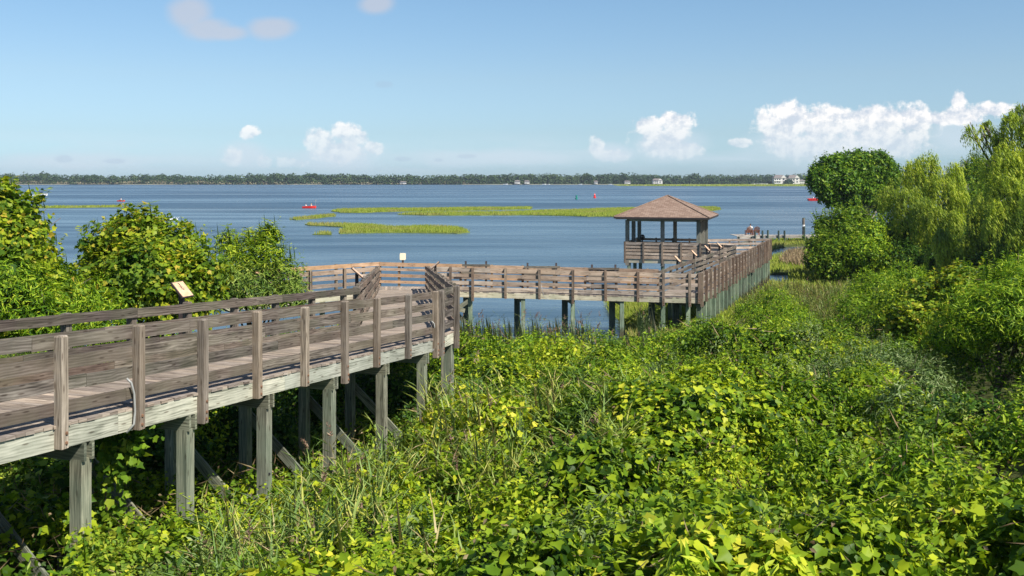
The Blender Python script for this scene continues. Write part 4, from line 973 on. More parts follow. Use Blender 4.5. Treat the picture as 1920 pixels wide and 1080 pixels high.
mound('feathery_bush', 'tall light green feathery bush at the right edge of the photo', [(1865,590,26.5,(90,85,62)),(1945,560,26.5,(80,85,62)),(1800,625,27,(62,60,46)),(1900,535,28,(60,60,50)),(1980,620,25.5,(70,70,50))], 380, .17, 'narrow', 'bright', r0=.09,
      extra=shoots([(W(p,540,28), W(p+r_,q,28), .2, 24, 'narrow') for p, q, r_ in ((1850,470,4),(1870,488,8),(1825,500,-6),(1900,496,4))]))
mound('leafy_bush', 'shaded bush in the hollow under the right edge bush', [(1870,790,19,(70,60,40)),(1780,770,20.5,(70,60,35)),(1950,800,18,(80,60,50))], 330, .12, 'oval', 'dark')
mound('leafy_bush', 'low mid green bush in the centre of the right hand thicket', [(1500,680,31,(60,50,32)),(1560,640,35,(55,45,30))], 300, .13, 'oval', 'mid')

# marsh grass
def blades(poly, dens, h, w, zf=None, extra=None):
    pts = np.array(poly); a, b = pts.min(0), pts.max(0); area = (b-a).prod(); n = int(area*dens)
    x = rng.uniform(a[0], b[0], n); y = rng.uniform(a[1], b[1], n); k = inpoly(x, y, poly)
    if extra is not None: k &= extra(x, y)
    x, y = x[k], y[k]; n = len(x); z = np.zeros(n) if zf is None else zf(x, y)
    T = np.stack([rng.normal(size=n)*.16, rng.normal(size=n)*.16, np.ones(n)], 1); an = rng.random(n)*3.14
    lv = Leaves(); hh = h*rng.uniform(.75, 1.08, n)*(.85+.25*vn(x*.12, y*.06, seed=4)); lv.add(np.stack([x, y, z-.05], 1), np.stack([np.cos(an)*.6, -np.abs(np.sin(an))-.3, np.full(n,.35)], 1), hh, 'narrow', T=T, width=w/h*5)
    return lv
M['marshbase'] = plain('marsh_mud_and_stubble', (.16,.20,.03), .95, var=.4, scale=.6)
def island(lst, label, dens=16, h=.72, w=.10, mat='marsh'):
    poly = gp2(lst)
    # roughen the outline
    P_ = []
    for i in range(len(poly)):
        a, b = np.array(poly[i]), np.array(poly[(i+1) % len(poly)]); n = max(2, int(np.linalg.norm(b-a)/2.5))
        for k in range(n):
            q = a+(b-a)*k/n; P_.append((q[0]+rng.normal()*.25, q[1]+rng.normal()*.5))
    poly = P_; lv = blades(poly, dens, h, w)
    bm = bmesh.new(); vs = [bm.verts.new((p[0], p[1], .10)) for p in poly]; f = bm.faces.new(vs)
    r = bmesh.ops.extrude_face_region(bm, geom=[f]); bmesh.ops.translate(bm, verts=[v for v in r['geom'] if isinstance(v, bmesh.types.BMVert)], vec=(0,0,-.5)); bmesh.ops.triangulate(bm, faces=bm.faces[:]); bmesh.ops.recalc_face_normals(bm, faces=bm.faces[:])
    me = bpy.data.meshes.new('marsh_mud'); bm.to_mesh(me); bm.free(); me.materials.append(M['marshbase'])
    root = tag(lv.build('marsh_grass_island', M[mat]), label, 'marsh grass', kind='stuff'); link('mud_base', me, root)
island([(568,421.5),(640,420.5),(700,424),(740,428),(800,426),(850,428),(880,436),(840,438.5),(740,436.5),(640,438.5),(634,437),(650,431),(652,427),(600,424)], 'forked marsh grass island nearest to the pavilion, left of centre')
island([(586,440.5),(600,438),(622,438),(620,440.5)], 'tiny grass tuft island below the forked marsh island')
island([(542,411.5),(575,409),(600,406),(627,403.8),(626,406),(590,410),(565,412.5)], 'small thin marsh grass strip above the left end of the forked island')
island([(622,396.5),(640,393.5),(760,392.5),(998,389.8),(996,392.3),(900,394.5),(800,396),(740,397),(680,399.5),(640,399)], 'long marsh grass island, farther and left one of the long pair', dens=11, w=.15)
island([(748,402.8),(790,400),(960,398),(1060,395),(1160,392),(1340,390),(1352,393),(1330,396.5),(1210,399),(1190,407.5),(1100,406),(1000,403.8),(800,404)], 'longest marsh grass island, reaching behind the pavilion roof', dens=11, w=.15)
island([(50,389),(120,387.5),(230,386.6),(232,388.6),(150,389.8),(70,390.6)], 'thin marsh grass strip seen over the left hand shrubs', dens=4, w=.28)
island([(338,423.5),(362,422),(363,424.5),(342,425.2)], 'small grass tuft in open water right of the left shrubs', h=.5)
island([(1150,347.2),(1300,346.6),(1560,345.6),(1700,348.8),(1500,349.4),(1330,349.3),(1160,348.4)], 'flat green marsh strip before the far shore houses', dens=.06, h=1.4, w=1.8)
def big_marsh(poly, label, name, dens, h, w, mat='marsh', ex=None):
    e = (lambda x, y: (LAND(x, y) > .05)) if ex is None else (lambda x, y: (LAND(x, y) > .05) & ex(x, y))
    tag(blades(poly, dens, h, w, zf=lambda x, y: TERR(x, y), extra=e).build(name, M[mat]), label, 'marsh grass', kind='stuff')
big_marsh([(12,47),(30,47),(45,75),(47,122),(20,122),(14,60)], 'bright marsh grass flat around the ponds right of the pier', 'marsh_grass', 16, .55, .09, ex=lambda x, y: x > np.minimum(pierX(y)+.3, .2555*y))
big_marsh([(5,44),(14,46),(16,60),(5,60)], 'olive marsh grass flat seen through the cross walkway piles', 'marsh_grass', 60, .5, .06, ex=lambda x, y: x < pierX(y)+1)
pl_ = gp2([(1462,500),(1480,483),(1520,478),(1530,505),(1490,508)])
big_marsh(pl_, 'patch of dry brown reeds at the foot of the shore shrubs', 'dry_reeds', 26, 1.0, .08, 'brownreed')

# ------------------------------------------------------------------ trees and big shrubs on the right bank
def tree(name, label, lst, k, size, kind, mat, base, r0, bark='barkl', **kw):
    return plant(name, label, 'tree', bpx(lst), k, size, kind, mat, base, r0=r0, bark=bark, part='crown', **kw)
tree('oak_tree', 'round dark green broadleaf tree with a bare leaning trunk at the bank', [(1560,318,100,28),(1600,312,101,26),(1645,310,102,28),(1540,340,99,26),(1580,340,99,28),(1628,335,102,30),(1665,325,104,24),(1550,362,99,20),(1535,325,101,18),(1600,350,101,34),(1625,362,101,26),(1590,375,100,24),(1650,378,102,22),(1560,340,101,34),(1620,320,102,36),(1610,300,101,14),(1660,345,103,26),(1575,300,100,14),(1560,378,99,12)],
     110, .34, 'oval', 'oak', W(1625,480,101), .26, twigs=1.0, tl=.6, bark='barkl', shell=.4, clump=.3, lump=.3, jit=.8)
mb = None
def willow(label, lst, base, dens, Lmin, Lmax, r0, seed=0, name='willow_tree'):
    b = bpx(lst); t = empty(name, base, label, 'tree'); lv = Leaves()
    P, Nn = blob_points(b, dens, shell=.5, clump=.35, minz=-.2, seed=seed, lump=.3); n = len(P); L_ = rng.uniform(Lmin, Lmax, n)*(.6+.8*vn(P[:,0]*.9, P[:,1]*.9, P[:,2]*.9, seed=seed+3))
    rr0 = vn(P[:,0]*1.6, P[:,1]*1.6, seed=seed+9); kp = rr0 > .30; P = P[kp]; Nn = Nn[kp]; L_ = L_[kp]; n = len(P)
    hd = Nn.copy(); hd[:, 2] = 0; hd = norm_rows(hd+rng.normal(size=hd.shape)*.3); rr_ = rng.random(n)
    for j in range(26):
        s = rng.random(n); c = P+hd*(np.minimum(s*L_, .6)*.6*(1-np.exp(-3*s)))[:, None]; c[:, 2] -= L_*s**1.15
        a = rng.random(n)*6.28; T = np.stack([np.cos(a)*.45, np.sin(a)*.45, -np.ones(n)], 1)
        lv.add(c+rng.normal(size=c.shape)*.04, np.stack([np.sin(a), -np.cos(a)*.5-.5, np.full(n,.45)], 1), .26*rng.uniform(.7,1.3,n), 'narrow', T=T, width=1.3, rnd=np.clip(rr_*.6+rng.random(n)*.4, 0, 1))
    lv.build('crown', M['willow'], t)
    trunk_mb(base, b, r0, .35).build('trunk', M['bark'], t, smooth=True)
willow('shorter weeping willow with yellow green crown right of the round dark tree', [(1712,318,76,24),(1745,308,76,26),(1783,325,75,26),(1702,365,74,24),(1762,350,74,30),(1800,372,73,20),(1688,345,76,18),(1730,385,72,20),(1788,405,70,18),(1664,362,75,17),(1755,395,71,14)], W(1745,535,76), 38, 1.0, 4.4, .25, 3)
willow('tall weeping willow with sparse leaning top at the right edge of the photo', [(1848,236,62,15),(1872,262,61,22),(1893,222,61,18),(1925,250,61,26),(1890,300,60,34),(1935,310,60,36),(1860,310,60,22),(1818,240,62,10),(1912,204,62,13),(1885,345,59,30),(1930,370,58,40),(1870,395,58,26),(1960,260,60,34),(1845,252,62,10),(1945,212,60,16)], W(1925,560,62), 24, .6, 2.6, .3, 8)
willow('low willow thicket of hanging branches between the two willows', [(1850,390,66,30),(1885,420,64,34),(1930,430,60,40),(1840,430,66,26),(1815,455,66,22),(1900,460,60,34)], W(1870,560,65), 34, .6, 2.2, .12, 12, name='willow_shrub')
willow('pale single hanging willow bough in front of the dark bank', [(1765,440,62,18),(1755,470,62,16),(1780,470,62,14)], W(1765,560,62), 34, .6, 1.8, .06, 17, name='willow_shrub')
def bankshrub(label, lst, k, size, kind, mat, base, name='bank_shrub', **kw):
    plant(name, label, 'shrub', bpx(lst), k, size, kind, mat, base, group='shrubs massed on the right bank', r0=.1, **kw)
bankshrub('mid green shrub under the round tree, top left of the bank mass', [(1585,418,74,28),(1555,434,74,22),(1610,420,75,28),(1590,450,73,36),(1545,420,75,18)], 110, .24, 'oval', 'mid', W(1585,520,74))
bankshrub('yellower shrub at the waterline, lowest left of the bank mass', [(1535,460,71,24),(1560,480,70,32),(1530,490,70,22),(1600,490,70,38),(1560,505,69,26)], 120, .22, 'oval', 'mid', W(1565,535,70))
bankshrub('bright leaved shrub in the middle of the bank mass', [(1630,450,72,30),(1615,480,69,34),(1650,490,70,32),(1640,430,74,20)], 120, .22, 'oval', 'bright', W(1630,535,70))
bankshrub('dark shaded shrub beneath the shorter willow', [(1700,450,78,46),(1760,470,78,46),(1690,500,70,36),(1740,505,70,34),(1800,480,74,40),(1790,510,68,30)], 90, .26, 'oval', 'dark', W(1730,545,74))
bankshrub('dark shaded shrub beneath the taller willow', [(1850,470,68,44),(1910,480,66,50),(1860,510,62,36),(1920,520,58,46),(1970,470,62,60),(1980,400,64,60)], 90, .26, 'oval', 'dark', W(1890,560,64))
bankshrub('small bright treetop behind the gap between the willows', [(1822,318,120,15),(1838,312,122,12),(1812,335,118,14),(1835,340,120,20),(1860,330,124,24)], 40, .4, 'oval', 'mid', W(1830,460,120), name='bank_tree')
bankshrub('low mixed green bush below the gap between the willows', [(1820,378,92,22),(1845,370,93,24),(1800,395,90,24),(1835,400,88,30)], 60, .3, 'oval', 'mid', W(1825,470,90), name='bank_tree')

# ------------------------------------------------------------------ far shore
def band(name, Y0, x0, x1, depth, z, mat, amp=0):
    n = 160; vs = []; 
    for i in range(n+1):
        x_ = x0+(x1-x0)*i/n; j = 12*(float(fbm(np.array([x_*.01]), np.array([0.]), seed=8)[0])-.5)*2
        vs += [(x_, Y0+j, -.4), (x_, Y0+j+3, z*.5), (x_, Y0+depth*.3, z), (x_, Y0+depth, z+2)]
    fs = [(4*i+k, 4*i+4+k, 4*i+5+k, 4*i+1+k) for i in range(n) for k in range(3)]
    me = bpy.data.meshes.new(name); me.from_pydata(vs, [], fs); me.materials.append(mat); tag(link(name, me), kind='structure')
M['shore'] = plain('pale_sandy_shore', (.30,.28,.20), .95, var=.3, scale=.03)
band('far_shore', 1395, -1400, 1100, 500, .9, M['shore'])
lv = Leaves(); core = MB()
def trees_far(n, x0, x1, y0, y1, hm, hv, rc, leaf, k):
    x = rng.uniform(x0, x1, n); y = y0+(y1-y0)*rng.random(n)**1.3
    hh = hm+hv*(fbm(x*.012, x*0, seed=5)-.5)*2+rng.normal(size=n)*1.1
    dip = np.exp(-((x/1400*F+960-365)/22)**2)*3.2; hh = hh-dip
    rr_ = rc*rng.uniform(.7, 1.3, n)
    for (dx, dz, f) in ((0, 0, 1), (.7, -.55, .85), (-.7, -.6, .85), (.1, -1.1, 1.05)):
        cx = x+dx*rr_; cz = hh-rr_*f+dz*rr_*1.2
        d = norm_rows(rng.normal(size=(n*k, 3))); ii = np.repeat(np.arange(n), k)
        p = np.stack([cx[ii], y[ii], cz[ii]], 1)+d*(rr_*f*rng.uniform(.75,1.05,n))[ii][:, None]*np.array((1,1,.85)); ok = (p[:, 2] > .5) & (d[:, 1] < .5)
        lv.add(p[ok], (d+np.array((0,0,.5))+rng.normal(size=d.shape)*.5)[ok], leaf*rng.uniform(.7,1.3,ok.sum()), 'oval', width=1.7, rnd=np.clip(rng.random(ok.sum())*.5+.5*_h(ii[ok], ii[ok]*0, ii[ok]*0, 3), 0, 1))
trees_far(900, -1150, 700, 1402, 1450, 14.8, 2.6, 5.8, 2.1, 85)
trees_far(600, -1150, 700, 1400, 1408, 9.8, 2.5, 4.6, 1.9, 55)
tag(lv.build('far_forest', M['forest']), 'dark wooded shoreline across the water along the horizon', 'forest', kind='stuff')
lv = Leaves()
x = np.concatenate([rng.uniform(-900, -440, 3200), rng.uniform(-440, -60, 900)]); y = rng.uniform(1397, 1400, len(x)); z = rng.random(len(x))*4.2*(.4+.9*vn(x*.03, x*0, seed=2))
lv.add(np.stack([x, y, z], 1), np.stack([rng.normal(size=len(x))*.4, -np.ones(len(x)), rng.random(len(x))], 1), 1.9, 'oval', width=1.4)
tag(lv.build('shore_scrub', M['scrub']), 'brown bare scrub along the foot of the far wood at the left', 'scrub', kind='stuff')
# ------------------------------------------------------------------ houses and boats on the far shore
def house(px, w, h, label, roofc='wroof', Y=1388, base=1.0, depth=10, porch=False, name='shore_house', gable=True):
    x = (px-960)/F*Y; t = empty(name, (x, Y, base), label, 'house'); hw = w/2
    mb = MB(); mb.box(V3(x,Y,base+h*.32), V3(hw,0,0), V3(0,depth/2,0), V3(0,0,h*.32)); 
    if gable:                                                       # right hand gable wall
        z = base+h*.64; mb.poly([(x+hw*.1,Y-depth/2-.3,base),(x+hw+.3,Y-depth/2-.3,base),(x+hw+.3,Y-depth/2-.3,z),(x+hw*.55,Y-depth/2-.3,base+h*.97),(x+hw*.1,Y-depth/2-.3,z),
              (x+hw*.1,Y,base),(x+hw+.3,Y,base),(x+hw+.3,Y,z),(x+hw*.55,Y,base+h*.97),(x+hw*.1,Y,z)], [(0,1,2,3,4),(5,9,8,7,6),(1,6,7,2),(0,4,9,5),(2,7,8,3),(3,8,9,4)])
    mb.build('wall', M['wall'], t)
    mb = MB(); z = base+h*.64; a = hw+.7; b = depth/2+.8
    mb.poly([(x-a,Y-b,z),(x+a,Y-b,z),(x+a,Y+b,z),(x-a,Y+b,z),(x-a*.62,Y,base+h),(x+a*.62,Y,base+h)], [(0,1,5,4),(1,2,5),(2,3,4,5),(3,0,4),(3,2,1,0)]); mb.build('roof', M[roofc], t)
    rows = 2 if h > 7 else 1
    for r in range(rows):
        zz = base+h*(.18+.28*r)
        for k in range(3):
            xx = x-hw*.8+hw*.36*k; m = MB(); m.box(V3(xx,Y-depth/2-.08,zz), V3(hw*.11,0,0), V3(0,.05,0), V3(0,0,h*.075)); m.build('window', M['glass'], t)
        if gable:
            m = MB(); m.box(V3(x+hw*.55,Y-depth/2-.38,zz+h*.05), V3(hw*.13,0,0), V3(0,.05,0), V3(0,0,h*.07)); m.build('window', M['glass'], t)
        if porch:
            m = MB(); m.box(V3(x-hw*.45,Y-depth/2-1.5,zz-h*.13), V3(hw*.6,0,0), V3(0,1.2,0), V3(0,0,.15)); m.box(V3(x-hw*.45,Y-depth/2-2.6,zz-h*.08), V3(hw*.6,0,0), V3(0,.06,0), V3(0,0,.35)); m.build('balcony', M['white'], t)
    return t
house(1461, 17, 12.5, 'cream two storey shore house with white balconies, left one of the large pair', porch=True)
house(1487, 15, 12.5, 'cream two storey shore house behind dark bushes, right one of the large pair')
house(1506, 12, 6, 'low cream shore house right of the two large houses', gable=False)
house(970, 7.5, 5.2, 'small white shore house, left of the adjoining white pair at the wood', gable=False)
house(988, 7, 5.0, 'small white shore house, right of the adjoining white pair at the wood', gable=False)
house(1117, 4.5, 4.6, 'small tan boathouse alone at the foot of the wood', gable=False)
house(1176, 8, 4.6, 'low white shore house left of the pavilion roof', gable=False)
house(1232, 13, 7.5, 'grey roofed shore house above the pavilion roof peak')
house(756, 8, 3.8, 'tiny tan shore house in the clearing left of centre', gable=False)
for px, r, lb in ((1477, 4.2, 'round dark bush between the two large shore houses'), (1481, 3.6, 'smaller dark bush before the right large shore house')):
    c = ((px-960)/F*1378, 1378, 3.2); lv = Leaves(); P, Nn = blob_points([(np.array(c), (r, r, r*.95))], 8, clump=0); lv.add(P, Nn, 1.6, 'oval', width=1.5)
    t = empty('bush', (c[0], c[1], .9), lb, 'bush'); lv.build('foliage', M['forest'], t)
def boat(px, Y, L, label, hull='white', cabin=True, name='motor_boat', z=0.0, cat='boat', heading=0.0, group=None):
    x = (px-960)/F*Y; t = empty(name, (x, Y, z), label, cat, group)
    n = 9; vs = []; fs = []
    for i in range(n):
        s = i/(n-1); hb = L*.16*math.sin(math.pi*min(1, .55+s*.45)) if s > .2 else L*.16*(.9+.1*s/.2)
        hb = L*.16*(1-max(0, (s-.55)/.45)**2); xx = (s-.5)*L
        top = L*.12+L*.05*s
        vs += [(xx,-hb,top),(xx*.96,-hb*.7,-.05),(xx*.94,0,-.12),(xx*.96,hb*.7,-.05),(xx,hb,top),(xx,hb*.8,top-.05),(xx,-hb*.8,top-.05)]
    for i in range(n-1):
        for k in range(6): fs.append((7*i+k, 7*i+7+k, 7*i+8+k, 7*i+1+k))
        fs.append((7*i+6, 7*i+13, 7*i+7, 7*i))
    fs.append((0,6,5,4,3,2,1)); fs.append(tuple(7*(n-1)+k for k in range(7)))
    c_, s_ = math.cos(heading), math.sin(heading); tr = lambda p: (x+p[0]*c_-p[1]*s_, Y+p[0]*s_+p[1]*c_, z+p[2])
    mb = MB(); mb.poly([tr(v) for v in vs], fs); mb.build('hull', M[hull], t)
    if cabin:
        mb = MB(); mb.box(V3(x-L*.03,Y,z+L*.2), V3(L*.1*c_,L*.1*s_,0), V3(-s_*L*.08,c_*L*.08,0), V3(0,0,L*.07)); mb.build('console', M['glass'], t)
        mb = MB(); mb.box(V3(x-L*.03,Y,z+L*.36), V3(L*.16*c_,L*.16*s_,0), V3(-s_*L*.11,c_*L*.11,0), V3(0,0,L*.012))
        for q in (-1,1):
            for w_ in (-1,1): mb.bar(V3(x-L*.03+q*L*.12*c_,Y+w_*L*.08,z+L*.12), V3(x-L*.03+q*L*.12*c_,Y+w_*L*.08,z+L*.36), .05, .05)
        mb.build('canopy', M['darkcloth'], t)
    return t
for px, L, lb in ((948, 6.5, 'white boat moored left of the white shore houses'), (1020, 6, 'white boat moored right of the white shore houses'), (1028.5, 4.5, 'small white boat right beside the moored white boat'),
                  (1088, 5.5, 'white boat moored left of the tan boathouse'), (1144, 5, 'white boat moored between the tan boathouse and the low white house')):
    boat(px, 1382, L, lb, group='boats moored along the far shore')
for k, px in enumerate((1411, 1416, 1420.5, 1425, 1430, 1435)):
    boat(px, 1375+k*2, 7.5, ('boat at the left end of the marina row', 'second boat from the left in the marina row', 'third boat from the left in the marina row', 'third boat from the right in the marina row', 'second boat from the right in the marina row', 'boat at the right end of the marina row')[k], group='boats in the distant marina row')
# ------------------------------------------------------------------ people
def person(loc, label, shirt, trousers, heading=0.0, s=1.0, name='person', parts=True, hat=None):
    """seated figure; loc = where the hips rest; facing +Y turned by heading"""
    t = empty(name, loc, label, 'person', rz=heading)
    def skin(nm, vs, es, rad, mat, par):
        me = bpy.data.meshes.new(nm); me.from_pydata([tuple(c*s for c in v) for v in vs], es, []); me.materials.append(mat)
        o = bpy.data.objects.new(nm, me); COL.objects.link(o); o.parent = par
        o.modifiers.new('skin', 'SKIN'); sv = me.skin_vertices[0] if me.skin_vertices else None
        if sv is None:
            me.skin_vertices if False else None
        lay = me.skin_vertices[0].data if me.skin_vertices else None
        if lay is None:
            bm = bmesh.new(); bm.from_mesh(me); bm.verts.layers.skin.verify(); bm.to_mesh(me); bm.free(); lay = me.skin_vertices[0].data
        for i, r in enumerate(rad):
            rr = r if hasattr(r, '__len__') else (r, r); lay[i].radius = (rr[0]*s, rr[1]*s)
        lay[0].use_root = True
        sb = o.modifiers.new('sub', 'SUBSURF'); sb.levels = 1; sb.render_levels = 2
        return o
    vs = [(0,0,.10),(0,-.05,.32),(0,-.06,.52),(0,-.04,.62),(0,-.02,.70),(0,0,.80),(0,.01,.90),
          (.19,-.05,.52),(.26,.08,.30),(.22,.30,.24),(.20,.39,.23), (-.19,-.05,.52),(-.26,.08,.30),(-.22,.30,.24),(-.20,.39,.23),
          (.11,.05,.08),(.13,.48,.16),(.13,.52,-.30),(.13,.66,-.34), (-.11,.05,.08),(-.13,.48,.16),(-.13,.52,-.30),(-.13,.66,-.34)]
    es = [(0,1),(1,2),(2,3),(3,4),(4,5),(5,6),(2,7),(7,8),(8,9),(9,10),(2,11),(11,12),(12,13),(13,14),(0,15),(15,16),(16,17),(17,18),(0,19),(19,20),(20,21),(21,22)]
    rad = [.15,.14,.14,.06,.06,.095,.08,.06,.045,.035,.04,.06,.045,.035,.04,.09,.065,.045,.04,.09,.065,.045,.04]
    body = skin('body', vs, es, rad, M['skin'], t)
    skin('shirt', [vs[0],vs[1],vs[2],vs[3],vs[7],vs[8],vs[11],vs[12]], [(0,1),(1,2),(2,3),(2,4),(4,5),(2,6),(6,7)], [(.155,.13),(.165,.13),(.17,.13),.07,.085,.06,.085,.06], M[shirt], t)
    skin('trousers', [vs[0],vs[15],vs[16],vs[17],vs[19],vs[20],vs[21]], [(0,1),(1,2),(2,3),(0,4),(4,5),(5,6)], [.165,.10,.078,.055,.10,.078,.055], M[trousers], t)
    mb = MB(); mb.ball((0,-.015*s,.86*s), .092*s, .105*s, .10*s, n=6); mb.build('hair' if not hat else 'hat', M[hat or 'frame'], t, smooth=True, local=True)
    mb = MB(); mb.ball((0,.10*s,.82*s), .016*s,.022*s,.02*s, n=3); mb.ball((.035*s,.088*s,.845*s), .012*s,.01*s,.01*s, n=3); mb.ball((-.035*s,.088*s,.845*s), .012*s,.01*s,.01*s, n=3); mb.build('face', M['skin'], t, local=True)
    return t
# ------------------------------------------------------------------ private dock with chairs
DY = 116.0; ZD = .95
def dx(px, Y=DY): return (px-960)/F*Y
dk = empty('dock', (dx(1450), DY, 0), 'low private wooden dock reaching out from the right bank over the water', 'dock')
M['dockw'] = wood('pale_dock_wood', (.22,.19,.16), (.42,.38,.32), (.56,.52,.45)); 
mb = MB()
for k in range(60):
    x0 = dx(1376)+(dx(1560)-dx(1376))*k/60; w = (dx(1560)-dx(1376))/60; wide = 1.9 if x0 < dx(1418) else .8
    mb.box(V3(x0+w/2, DY+.3, ZD), V3(w*.47,0,0), V3(0,wide,0), V3(0,0,.025), L=1)
mb.build('deck', M['dockw'], dk)
mb = MB(); mb.bar(V3(dx(1376),DY-1.62,ZD-.15), V3(dx(1418),DY-1.62,ZD-.15), .05, .24); mb.bar(V3(dx(1418),DY-.55,ZD-.15), V3(dx(1560),DY-.55,ZD-.15), .05, .22); mb.build('rim_beam', M['dockw'], dk)
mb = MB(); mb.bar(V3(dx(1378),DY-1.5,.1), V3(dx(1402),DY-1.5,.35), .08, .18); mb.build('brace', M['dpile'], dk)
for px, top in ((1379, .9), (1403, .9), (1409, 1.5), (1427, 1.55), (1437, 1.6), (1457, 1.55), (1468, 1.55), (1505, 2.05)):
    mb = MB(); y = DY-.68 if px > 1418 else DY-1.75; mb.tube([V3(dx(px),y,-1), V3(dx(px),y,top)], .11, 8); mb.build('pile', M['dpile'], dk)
pt = empty('mooring_pile', (dx(1516), DY+2, 0), 'tall brown mooring pile with a white band at the bank end of the dock', 'pile')
mb = MB(); mb.tube([V3(dx(1516),DY+2,-1), V3(dx(1516),DY+2,2.9)], .15, 10); mb.build('post', M['post'], pt)
mb = MB(); mb.tube([V3(dx(1516),DY+2,1.85), V3(dx(1516),DY+2,2.1)], .165, 10); mb.build('band', M['white'], pt)
def adirondack(x, label):
    t = empty('garden_chair', (x, DY+.2, ZD+.025), label, 'chair', 'brown chairs on the dock'); o = V3(x, DY+.2, ZD+.025)
    mb = MB()
    for k in range(5): mb.box(o+V3(0,-.15+.11*k,.30+.02*k), V3(.28,0,0), V3(0,.048,0), V3(0,0,.012))
    mb.build('seat', M['chair'], t)
    mb = MB()
    for k in range(5):
        xx = -.24+.12*k; h = .95-.05*abs(k-2)**1.5; mb.bar(o+V3(xx,-.2,.28), o+V3(xx*1.15,-.48,h+.1), .105, .02, up=(0,1,0))
    mb.bar(o+V3(-.36,-.33,.6), o+V3(.36,-.33,.6), .03, .05)
    mb.build('backrest', M['chair'], t)
    for sx in (-1,1):
        mb = MB(); mb.box(o+V3(sx*.36,-.02,.56), V3(.07,0,0), V3(0,.36,0), V3(0,0,.014)); mb.build('armrest', M['chair'], t)
        for yy in (-.22,.32): mb = MB(); mb.bar(o+V3(sx*.33,yy,0), o+V3(sx*.33,yy,.545), .05, .08); mb.build('leg', M['chair'], t)
adirondack(dx(1404.5), 'brown slatted garden chair on the dock, the occupied left one')
adirondack(dx(1418.5), 'brown slatted garden chair on the dock, the empty right one')
person((dx(1408), DY+.25, ZD+.42), 'person in a white shirt sitting with their back to us on the dock', 'white', 'darkcloth')
# ------------------------------------------------------------------ craft on the water
def kayak(px, py, L, col, label, name='kayak'):
    g = G(px, py); t = boat(px, g[1], L, label, hull=col, cabin=False, name=name, cat='kayak'); return t, g
t, g = kayak(580, 390.2, 3.6, 'red', 'red kayak with two paddlers left of the marsh islands')
person((g[0]-.85, g[1], .28), 'person in a pale shirt paddling at the left end of the red kayak', 'white', 'darkcloth', heading=-1.57)
person((g[0]+.55, g[1], .28), 'person in a straw coloured hat at the right end of the red kayak', 'cream', 'darkcloth', heading=-1.57, hat='strap')
mb = MB(); mb.bar(V3(g[0]+1.5,g[1]-.3,.2), V3(g[0]+1.75,g[1]-.3,1.9), .05, .05); mb.box(V3(g[0]+1.76,g[1]-.3,2.0), V3(.1,0,0), V3(0,.02,0), V3(0,0,.22)); tag(mb.build('paddle', M['pipe']), 'pale upright paddle at the right end of the red kayak', 'paddle')
t, g = kayak(1531, 376.3, 6.0, 'red', 'low red boat partly hidden behind the round dark tree', name='low_boat')
person((g[0]-1.2, g[1], .5), 'person in a pale shirt in the low boat by the round dark tree', 'white', 'darkcloth', heading=1.57, s=1.15)
person((g[0]+1.0, g[1], .5), 'person in a red top in the low boat by the round dark tree', 'red', 'darkcloth', heading=1.57, s=1.15)
t, g = kayak(227, 377.5, 2.6, 'red', 'tiny red kayak far out above the thin marsh strip at the left')
person((g[0], g[1], .28), 'person in a pale top in the tiny far kayak at the left', 'white', 'darkcloth', heading=1.57)
g = G(77, 366.8); boat(77, g[1], 6.0, 'small speedboat with a dark canopy trailing a white wake at the far left')
person((g[0]-1.2, g[1], .9), 'person standing at the console of the far speedboat', 'darkcloth', 'darkcloth', heading=-1.57, s=1.2)
rngw = np.random.default_rng(3); vs = []; n = 60
for i in range(n+1):
    s = i/n; x = g[0]-2.6-s*13; w = .35+.5*s; vs += [(x, g[1]-w-rngw.random()*.3, .02), (x, g[1]-w*.4, .14+.22*rngw.random()*(1-s)), (x, g[1]+w*.4, .14+.22*rngw.random()*(1-s)), (x, g[1]+w+rngw.random()*.3, .02)]
me = bpy.data.meshes.new('wake'); me.from_pydata(vs, [], [(4*i+k, 4*i+4+k, 4*i+5+k, 4*i+1+k) for i in range(n) for k in range(3)]); me.materials.append(M['white'])
tag(link('boat_wake', me), 'white foam wake trailing left behind the far speedboat', 'wake', kind='stuff')
for px, py, mt, h, lb in ((1081, 373.5, 'rgreen', 1.5, 'green can shaped channel buoy far out on the water'), (1115, 371, 'red', 1.8, 'red cone topped channel buoy far out on the water')):
    g = G(px, py); t = empty('channel_buoy', g, lb, 'buoy'); r = .35
    mb = MB(); mb.tube([g+V3(0,0,-.3), g+V3(0,0,.5), g+V3(0,0,.55)], [.55,.55,.3], 12); mb.build('float', M[mt], t)
    mb = MB(); mb.tube([g+V3(0,0,.5), g+V3(0,0,h*.65), g+V3(0,0,h)], [r*.8,r,r if mt == 'rgreen' else .05], 10); mb.build('top_mark', M[mt], t)
for k, (px, py) in enumerate(((318,413.2),(323,412.8),(327,413.4),(331,412.9),(312,414),(388,435))):
    if k > 4: break
    g = G(px, py); mb = MB(); mb.ball(g+V3(0,0,.16), .32, .14, .15, n=4); mb.tube([g+V3(.22,0,.2), g+V3(.33,0,.45), g+V3(.42,0,.5)], [.06,.04,.035], 6); mb.ball(g+V3(.42,0,.52), .07,.05,.055, n=4)
    o = mb.build('white_bird', M['white'], smooth=True); tag(o, ('white bird floating on the water, second from the left', 'middle one of the five white birds on the water', 'white bird floating on the water, second from the right', 'rightmost of the five white birds on the water', 'leftmost of the five white birds on the water')[k], 'bird', 'white birds floating left of centre')
